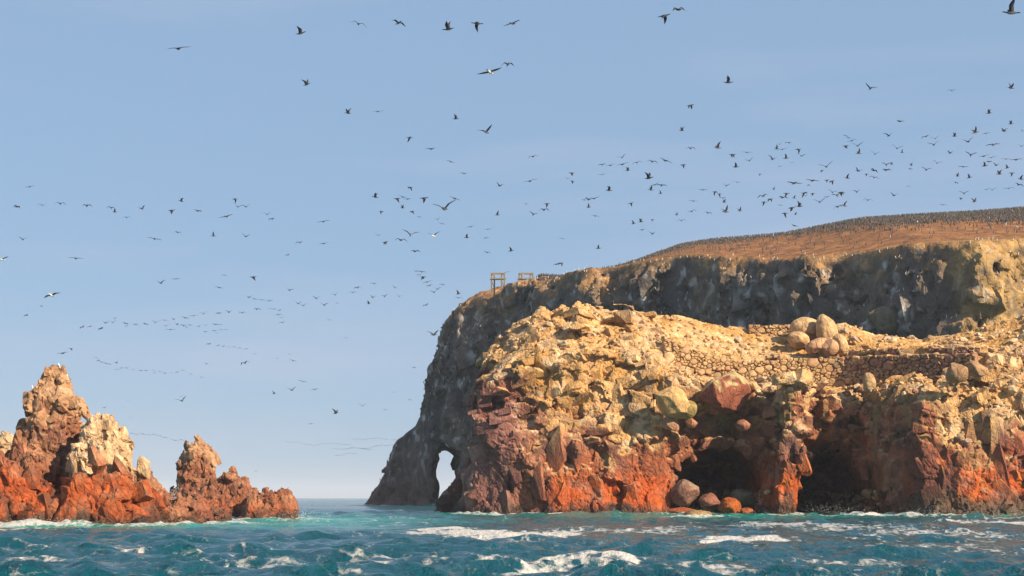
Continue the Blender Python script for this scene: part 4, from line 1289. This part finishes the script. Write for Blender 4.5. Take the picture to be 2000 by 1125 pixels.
SKY = """349,95,30G 587,65,22L 700,47,25M 778,45,24M 876,57,23L 932,46,22D 1001,46,26G 992,126,20M 957,141,35Gw 599,165,17L 680,221,15L 738,218,16G 890,232,13L 949,258,26V 800,269,12D 841,291,17G 880,316,11G 1297,31,25D 1325,19,26M 1975,25,34L 1422,161,20L
58,365,13G 33,404,16M 82,401,14M 118,398,17M 170,402,16M 217,406,14M 224,414,10L 247,425,13M 277,408,15V 335,411,14D 354,393,11L 387,412,17G 442,423,19G 459,389,11D 464,404,13V 481,404,13V 45,468,14V 302,467,18G 347,454,12M 417,461,10L 480,462,14V 4,507,22Gw 148,505,19G 314,553,16V 344,545,11G 438,538,11M 428,562,13G 495,541,14D 101,577,25Gw 81,598,9G 51,616,10M
522,419,13V 531,428,12M 632,433,18G 585,474,13M 632,476,15G 562,498,9M 801,366,12D 733,385,13L 776,388,14D 787,385,14G 796,389,12G 828,387,18D 888,388,15G 745,413,10D 786,406,10L 805,413,10D 868,408,38V 819,424,10M 855,429,11V 863,437,11G 972,420,11L 976,363,16V 906,339,12M 919,443,11G 953,448,12G 738,460,11V 802,459,25Vw 847,461,21Vw 752,473,12D 783,469,21M 912,464,11L 949,465,10M 811,491,18M 951,493,13M 998,490,12L
565,567,13V 582,593,12V 593,597,11V 618,583,13V 633,596,13V 655,576,11V 659,592,7M 689,571,13G 698,562,12M 730,554,11M 720,593,9L 728,581,11V 751,579,11V 771,562,9V 780,579,9V 812,530,9V 823,531,13G 818,537,9G 826,541,12D 834,551,14G 839,558,11M 864,556,10M 855,565,11V 848,571,15V 895,574,10L 895,582,12M 832,596,13M 643,625,9M 675,660,9M
1348,206,15D 1332,255,12L 1349,290,15M 1402,289,15L 1431,302,14D 1459,298,14G 1464,314,13V 1437,326,13L 1041,306,17M 1035,354,20G 1117,338,12D 1109,349,9V 1118,354,10D 1215,308,13V 1176,322,13M 1192,323,15G 1216,321,18G 1244,318,16M 1274,316,18M 1300,314,19G 1226,333,11L 1176,341,12G 1334,322,11D 1267,348,19L 1279,361,14G 1292,362,16G 1271,371,12L 1290,378,9L 1189,372,14L 1141,391,10V 1150,390,13V 1160,388,18G 1150,405,10L 1163,422,12G 1232,397,11D 1028,399,9V 1068,398,12D 1063,410,16M 1042,419,13V 1252,433,11L 1274,429,9D 1237,437,10L 1254,449,12G 1274,457,13V 1322,420,9L 1331,431,14M 1351,413,15M 1354,393,13G 1383,416,14M 1417,414,16L 1445,412,11L 1373,371,12G 1397,375,11D 1405,379,10D 1412,387,11M 1414,395,10L 1418,363,11V 1440,356,11G 1484,340,8D 1490,383,18M 1492,395,11D 1087,516,14G 1095,514,12D 1169,485,11L 1098,466,10M
1700,173,19V 1859,177,14M 1974,172,14L 1932,221,13L 1974,242,11L 1758,237,17G 1736,265,17V 1651,265,9M 1657,269,9G 1664,275,13G 1652,285,12D 1675,285,17V 1677,300,13L 1709,301,16V 1752,290,18V 1762,298,9L 1808,267,15M 1827,271,14V 1824,283,18V 1864,266,11L 1905,259,15L 1926,261,11M 1891,277,18V 1939,283,20G 1961,256,15V 1997,256,8V 1994,286,10V 1523,282,10V 1540,279,12M 1517,291,11L 1528,292,14G 1559,292,12D 1565,305,13V 1509,311,17V 1535,309,12L 1523,325,9G 1547,318,7G 1614,326,22V 1605,333,9D 1551,358,22G 1587,353,21G 1580,361,7D 1615,352,10D 1624,354,12D 1655,348,11L 1676,334,15V 1692,340,9D 1707,333,17M 1731,322,15V 1741,321,8L 1732,332,17G 1707,347,17M 1780,323,9L 1778,330,10G 1809,332,14V 1830,319,14V 1856,299,13V 1881,326,14G 1896,303,18V 1922,305,16G 1937,308,13M 1932,316,12M 1923,324,13L 1946,323,13V 1965,311,13G 1985,312,18G 1967,328,10L 1976,338,11D 1952,340,14L 1870,344,10L 1893,347,12L 1867,357,10M 1927,370,9G 1938,371,12V 1970,368,15G 1994,350,12L 1990,361,16M 1883,378,14V 1877,387,9D 1903,394,12L 1841,400,11G 1774,364,9M 1746,382,15V 1674,375,12V 1695,391,16M 1511,370,8L 1536,378,13D 1529,386,18M 1551,387,9L 1504,389,13D 1571,377,14D 1573,383,9V 1587,378,10D 1615,385,12M 1626,376,15V 1635,382,16V 1644,376,14D 1601,395,18V 1649,402,12L 1637,404,15M 1524,401,10G 1546,406,16D 1561,403,14L 1533,417,12D 1554,419,8L 1552,441,14G
139,681,9D 123,690,17G 161,639,12M 176,638,10M 197,642,13M 205,631,11V 220,630,11V 224,622,9V 245,632,11M 247,637,8M 265,634,10M 284,633,11M 303,630,12V 322,626,11M 324,637,10V 339,624,9V 333,644,13G 346,634,9V 358,636,12M 365,640,8V 371,635,8M 362,621,11G 378,617,12G 388,638,9V 402,636,9V 421,634,11M 430,634,9G 398,613,11V 427,612,11M 447,610,12V 473,611,12M 401,648,9G 419,646,9G 431,644,8G 441,644,9G 424,651,8V 408,672,10M 426,675,9G 436,677,8V 446,678,8M 457,678,8V 468,680,9M 481,682,9M 497,691,8G 188,699,9G 192,704,9G 197,707,9G 207,710,13G 215,712,8G 227,709,9V 228,722,9M 237,719,8M 248,719,9V 260,722,8M 275,724,8M 285,724,8M 300,724,8M 301,729,7V 312,726,8V 322,729,8M 335,728,7G 346,727,9M 357,724,9V 373,731,7M 394,737,8G 403,711,9V 478,709,17M 355,783,18V 354,774,6G 250,783,5G 204,796,9G 256,815,6G
485,581,10V 497,584,11G 512,586,11G 526,588,10M 502,604,12M 528,603,9M 536,604,9M 546,606,9M 544,615,11M 550,620,9G 551,630,11M 535,769,9L 570,762,16V 615,761,12M 591,745,12Gw 572,705,12M 541,700,7M 565,692,6M 656,807,13L 708,793,12V 607,828,10G 847,654,22V 809,718,9M 752,800,8G 770,766,7G 800,781,8M 500,921,8V"""
birds = []
for tok in SKY.split():
    a, b, c = tok.split(',')
    w = c.endswith('w')
    c = c.rstrip('w')
    birds.append([float(a), float(b), float(c[:-1]), c[-1], w])
# thin far-off lines of birds low over the water
r_ = np.random.default_rng(3)
for x0, y0, x1, y1, n in ((232, 848, 275, 847, 12), (275, 846, 330, 855, 16), (335, 858, 372, 864, 10), (595, 868, 690, 867, 16), (650, 876, 730, 877, 18), (655, 890, 700, 884, 9), (690, 857, 780, 858, 16), (705, 876, 770, 868, 16), (560, 862, 600, 866, 6)):
    for k in range(n):
        t = (k + r_.uniform(-.2, .2)) / n
        birds.append([x0 + (x1 - x0) * t, y0 + (y1 - y0) * t + 1.5 * math.sin(t * 9) + r_.uniform(-.6, .6), 5.0, 'GMV'[k % 3], False])
birds.sort(key=lambda b: -b[2])
WORDS = {'V': 'both wings raised', 'M': 'arched drooping wings', 'G': 'wings held level', 'L': 'wings lifted high', 'D': 'wings on the downstroke'}
def where(px, py):
    if py < 330 and px < 1250:
        return ('in the open sky high above', 'birds high in the open sky')
    if px >= 1250:
        return ('over the bird-covered plateau', 'birds over the plateau')
    if px >= 700:
        return ('near the timber frames on the cliff', 'birds off the cliff end')
    if py < 590:
        return ('loosely strung over the open sea', 'birds strung over the sea')
    return ('in the dense low line over the sea', 'birds in the low line over the sea')
far_V, far_Q, far_C, fb = [], [], [], 0
for k, (px, py, span, pose, white) in enumerate(birds):
    r = random.Random(k * 13 + 5)
    if pose in 'LD':
        yaw = r.choice((r.uniform(-30, 30), r.uniform(-25, 25), 180 + r.uniform(-25, 25)))
        D = F * 0.95 / span
    else:
        yaw = r.choice((60, 75, 105, 120, 255, 285)) + r.uniform(-12, 12)
        D = F * 1.18 / span
    D = min(max(D, 90), 700)
    loc = P(px, py, D)
    sc = 1.14 + r.uniform(-.06, .06)
    rot = (R(r.uniform(-16, 16)), R(r.uniform(-14, 8)), R(yaw))
    me = (FLYW if white else FLY)[pose]
    if k < 300:
        wh, grp = where(px, py)
        if px > 1960 and py < 40:
            lab = 'large dark bird banking steeply, alone above the plateau flock'
        elif white:
            lab = 'pale seabird flying, %s, %s' % (WORDS[pose], wh)
        else:
            lab = 'dark cormorant flying, %s, %s' % (WORDS[pose], wh)
        o = link('flying_bird', me, label=lab, cat='bird', group=grp)
        o.location = loc; o.rotation_euler = rot; o.scale = (sc,) * 3
    else:
        n = len(me.vertices)
        co = np.empty(n * 3, f32); me.vertices.foreach_get('co', co)
        li = np.empty(len(me.loops), np.int32); me.loops.foreach_get('vertex_index', li)
        cl = np.empty(n * 4, f32); me.color_attributes['tint'].data.foreach_get('color', cl)
        far_V.append(co.reshape(-1, 3) @ rotm(*rot).T + np.array(loc[:], f32)); far_Q.append(li.reshape(-1, 4) + fb)
        far_C.append(cl.reshape(-1, 4)[:, :3]); fb += n
link('distant_flock', mesh_np('distant_flock', np.concatenate(far_V), np.concatenate(far_Q), np.concatenate(far_C), True), M_BIRD, kind='stuff', label='far-off lines of tiny birds low over the sea')

def standing(name, back, front, head, lean=10, k=1.0, sides=8, small=False):
    st = [(.02, -.02, .02, .03), (.07, -.03, .075, .075), (.17, -.02, .115, .10), (.29, .0, .11, .10), (.40, .02, .08, .08), (.48, .035, .05, .05), (.56, .045, .042, .042), (.62, .055, .05, .046), (.67, .06, .035, .035), (.69, .065, .012, .012)]
    if small:
        st = [st[i] for i in (0, 1, 3, 5, 7, 9)]
    V, Q = lathe(st, sides, 'z')
    col = []
    for i, v in enumerate(V):
        c = st[i // sides][1]
        col.append(head if v[2] > .45 else (front if v[0] > c + .02 else back))
    b = len(V)
    V += [(.09, .02, .62), (.09, -.02, .62), (.09, 0, .655), (.17, 0, .615)]
    Q += [(b, b + 1, b + 3, b + 3), (b + 1, b + 2, b + 3, b + 3), (b + 2, b, b + 3, b + 3)]
    col += [(.25, .16, .08)] * 4
    b = len(V)
    V += [(-.09, .05, .16), (-.09, -.05, .16), (-.20, -.035, .0), (-.20, .035, .0)]
    Q += [(b, b + 1, b + 2, b + 3)]
    col += [back] * 4
    for s in (-.04, .04):
        b = len(V)
        V += [(.0, s - .012, .1), (.0, s + .012, .1), (.02, s + .012, -.06), (.02, s - .012, -.06), (-.02, s, .1), (-.01, s, -.06)]
        Q += [(b, b + 1, b + 2, b + 3), (b + 1, b + 4, b + 5, b + 2), (b + 4, b, b + 3, b + 5)]
        col += [(.2, .12, .08)] * 6
    V = np.array(V, f32)
    a = R(lean)
    V = np.stack([V[:, 0] * math.cos(a) + V[:, 2] * math.sin(a), V[:, 1], -V[:, 0] * math.sin(a) + V[:, 2] * math.cos(a)], 1) * k
    tri = []
    for q in Q:
        tri.append((q[0], q[1], q[2]))
        if q[2] != q[3]:
            tri.append((q[0], q[2], q[3]))
    V = V.astype(f32); T = np.array(tri, np.int32); C = np.array(col, f32)
    me = mesh_np(name, V, T, C, True)
    me.materials.append(M_BIRD)
    return me, V, T, C

CORM = standing('cormorant', (.03, .028, .03), (.20, .165, .14), (.03, .026, .026))
CORM2 = standing('cormorant_dark', (.03, .028, .03), (.05, .045, .045), (.04, .035, .03), 4)
CORMS = standing('cormorant_small', (.03, .028, .03), (.20, .165, .14), (.03, .026, .026), sides=5, small=True)
CORM2S = standing('cormorant_dark_small', (.03, .028, .03), (.05, .045, .045), (.04, .035, .03), 4, sides=5, small=True)
GULL = standing('gull', (.10, .09, .085), (.75, .72, .66), (.80, .77, .72), 22)
PALE = standing('pale_gull', (.36, .32, .28), (.62, .57, .50), (.68, .63, .56), 24)

# birds on the ledges of the headland and on the stacks
for px, py, lab in (
        (1060, 652, 'white seabird on the shaded upper edge of the bluff'), (1080, 658, 'seabird beside a split block on the bluff top'), (1108, 652, 'white seabird standing before a shadowed gap on the bluff'),
        (1156, 625, 'grey seabird crouched among rubble on the bluff top'), (1198, 598, 'hunched dark seabird on the bluff skyline'), (1292, 603, 'dark seabird on the skyline boulder right of the bluff'),
        (1303, 660, 'seabird standing at the upper end of the retaining wall'), (1002, 755, 'white seabird on the dark shaded flank of the bluff'), (1508, 633, 'white seabird on top of the short rear wall'),
        (1402, 726, 'dark-backed gull resting on the hanging red boulder'), (1427, 727, 'upright dark gull on the hanging red boulder'), (1525, 732, 'pale gull on the ledge left of the pillar top'),
        (1556, 732, 'pale gull of the pair on the pillar top'), (1564, 732, 'pale gull of the pair on the pillar top'), (1659, 742, 'pale gull before the retaining wall over the second cave'),
        (1682, 750, 'white gull leaning beside the pointed tan boulder'), (1690, 768, 'white gull of the pair under the pointed tan boulder'), (1700, 767, 'white gull of the pair under the pointed tan boulder'),
        (1683, 640, 'seabird on the pale rubble beyond the boulder group'), (1653, 684, 'dark seabird in the shade of the wedge-shaped boulder'), (1731, 765, 'white gull on the rim above the shaded red panel'),
        (1849, 741, 'white gull under the squared boulder on the right ledge'), (1828, 719, 'white gull by the end of the long wall'), (1952, 722, 'pale gull in the dark hollow of the right ledge'),
        (118, 724, 'white-headed gull on the very tip of the tall pinnacle'), (134, 746, 'gull on the shoulder just below the pinnacle tip'), (65, 765, 'gull on the left shoulder of the tall pinnacle'),
        (176, 828, 'dark seabird on the crown of the pale rock'), (219, 833, 'white-headed gull at the edge of the pale rock crown')):
    h = None
    for dy in range(0, 40, 2):
        h = ray(px, py + dy)
        if h is not None and h[0].y < 245:
            break
    if h is None:
        continue
    p = h[0]
    g = down(p.x, p.y + 0.25)
    q = g[0] if g is not None and abs(g[0].z - p.z) < 1.2 else p
    me = PALE[0] if ('pale' in lab or 'white seabird' in lab) else (CORM2[0] if 'hunched' in lab or 'dark sea' in lab else GULL[0])
    same = 'pair' in lab
    o = link('standing_bird', me, label=lab, cat='bird', group='gull pair by the pointed boulder' if 'tan' in lab and same else ('gull pair on the pillar' if same else 'seabirds on the near rocks'))
    o.location = (q.x, q.y, q.z + 0.04)
    o.rotation_euler = (0, 0, random.uniform(-2.6, -0.5))
    o.scale = (0.9,) * 3

# the colony on the plateau
IB = BVHS[1]
r = np.random.default_rng(21)
col_pts = []
tries = 0
while len(col_pts) < 6800 and tries < 120000:
    tries += 1
    x = r.uniform(6, 119); 
    ylip = 440 - (x + 38) * 1.304 + 3 if x < 77 else 293.0
    wdt = np.interp(x, [-16, 0, 12, 30, 77, 100], [14, 16, 18, 42, 72, 72])
    t = r.uniform(0.15, 1.05)
    y = ylip + t * wdt
    pxl = 1000 + x / y * F
    if pxl < 1040 or pxl > 2040:
        continue
    t0 = np.interp(pxl, [1040, 1200, 1340, 1500, 1600, 1700, 2000], [0.5, 0.55, 0.70, 0.78, 0.70, 0.62, 0.50]) + 0.05 * math.sin(pxl * 0.021) + 0.03 * math.sin(pxl * 0.083)
    dens = 1 / (1 + math.exp(-(t - t0) / 0.035))
    dens *= 0.9 if pxl > 1550 else 0.6
    if r.random() > dens + 0.035:
        continue
    h = IB.ray_cast(Vector((x, y, 120)), Vector((0, 0, -1)))
    if h[0] is None or h[0].z < 46 or h[1].z < 0.5:
        continue
    col_pts.append((h[0].x, h[0].y, h[0].z))
col_pts.sort(key=lambda p: p[1])
Vs, Ts, Cs, base = [], [], [], 0
step = 0
for k, p in enumerate(col_pts):
    b = (CORM, CORM, CORM2, PALE)[0 if (u := r.random()) < .42 else (2 if u < .995 else 3)]
    yaw = r.uniform(-3.1, 0.0) if r.random() < .7 else r.uniform(0, 3.1)
    s = r.uniform(.95, 1.2)
    if k < 270:
        pxl = 1000 + p[0] / p[1] * F
        zone = 'thinly scattered in front of the colony' if pxl > 1640 else ('on the bare brown shoulder of the plateau' if pxl > 1330 else 'on the sloping rim above the dark cliff')
        kind = 'black-and-white cormorant' if b is CORM else ('all-dark cormorant' if b is CORM2 else 'pale seabird')
        o = link('colony_bird', b[0], label='%s standing %s' % (kind, zone), cat='bird', group='birds ' + zone)
        o.location = (p[0], p[1], p[2] + .05); o.rotation_euler = (0, 0, yaw); o.scale = (s,) * 3
    else:
        b = CORMS if b is CORM else (CORM2S if b is CORM2 else b)
        V = (b[1] * s) @ rotm(0, 0, yaw).T + np.array((p[0], p[1], p[2] + .05), f32)
        Vs.append(V); Ts.append(b[2] + base); Cs.append(b[3]); base += len(V)
link('bird_colony', mesh_np('bird_colony', np.concatenate(Vs), np.concatenate(Ts), np.concatenate(Cs), True), M_BIRD, kind='stuff', label='dense crowd of cormorants covering the plateau')

# pale birds on the ledges of the dark cliff
view = np.array([0, 0, CH], f32) - IV
view /= np.linalg.norm(view, axis=1)[:, None]
pxl = 1000 + IV[:, 0] / IV[:, 1] * F
ok = np.nonzero((IN_[:, 2] > 0.35) & ((IN_ * view).sum(1) > -0.1) & (pxl > 830) & (pxl < 2000) & (IV[:, 2] > 14) & (IV[:, 2] < np.interp(IV[:, 0], IX, IZ) + 0.5))[0]
cnt = 0
for i in r.permutation(ok):
    p = Vector(IV[i].tolist())
    o_ = Vector((0, 0, CH)); tgt = p + Vector((0, 0, .5)); d = (tgt - o_)
    hit = False
    for b in BVHS[:2]:
        h = b.ray_cast(o_, d.normalized(), d.length - 0.6)
        if h[0] is not None:
            hit = True; break
    if hit:
        continue
    up = p.z > np.interp(p.x, IX, IZ) - 9
    pq = 1000 + p.x / p.y * F
    zone = 'at the arch end' if pq < 960 else ('below the timber frames' if pq < 1150 else ('above the cream bluff' if pq < 1330 else ('above the ochre terrace' if pq < 1640 else 'near the sunlit buttress')))
    o = link('cliff_bird', PALE[0] if r.random() < .7 else GULL[0], cat='bird',
             label=('pale seabird on the rim ledges of the dark cliff, ' if up else 'pale seabird on a shaded ledge of the dark cliff, ') + zone,
             group=('birds on the rim ledges ' if up else 'birds on the shaded ledges ') + zone)
    o.location = p + Vector((0, 0, .03)); o.rotation_euler = (0, 0, r.uniform(-2.8, -.3)); o.scale = (0.9,) * 3
    cnt += 1
    if cnt >= 230:
        break

# ------------------------------------------------------------------ sea haze
hx, hy0, hy1, hz0, hz1 = 9000, -150, 17000, -4.0, 115.0
HVt = np.array([(x, y, z) for z in (hz0, hz1) for x, y in ((-hx, hy0), (hx, hy0), (hx, hy1), (-hx, hy1))], f32)
HQd = np.array([(3, 2, 1, 0), (4, 5, 6, 7), (0, 1, 5, 4), (1, 2, 6, 5), (2, 3, 7, 6), (3, 0, 4, 7)], np.int32)
mh = bpy.data.materials.new('haze_air'); mh.use_nodes = True
nh = mh.node_tree.nodes
nh.remove(nh['Principled BSDF'])
pv = nh.new('ShaderNodeVolumePrincipled')
pv.inputs['Color'].default_value = (0.80, 0.88, 1.0, 1)
pv.inputs['Density'].default_value = 0.00010
pv.inputs['Anisotropy'].default_value = 0.0
mh.node_tree.links.new(pv.outputs[0], nh['Material Output'].inputs['Volume'])
link('haze', mesh_np('haze', HVt, HQd), mh, kind='stuff', label='thin blue sea haze')
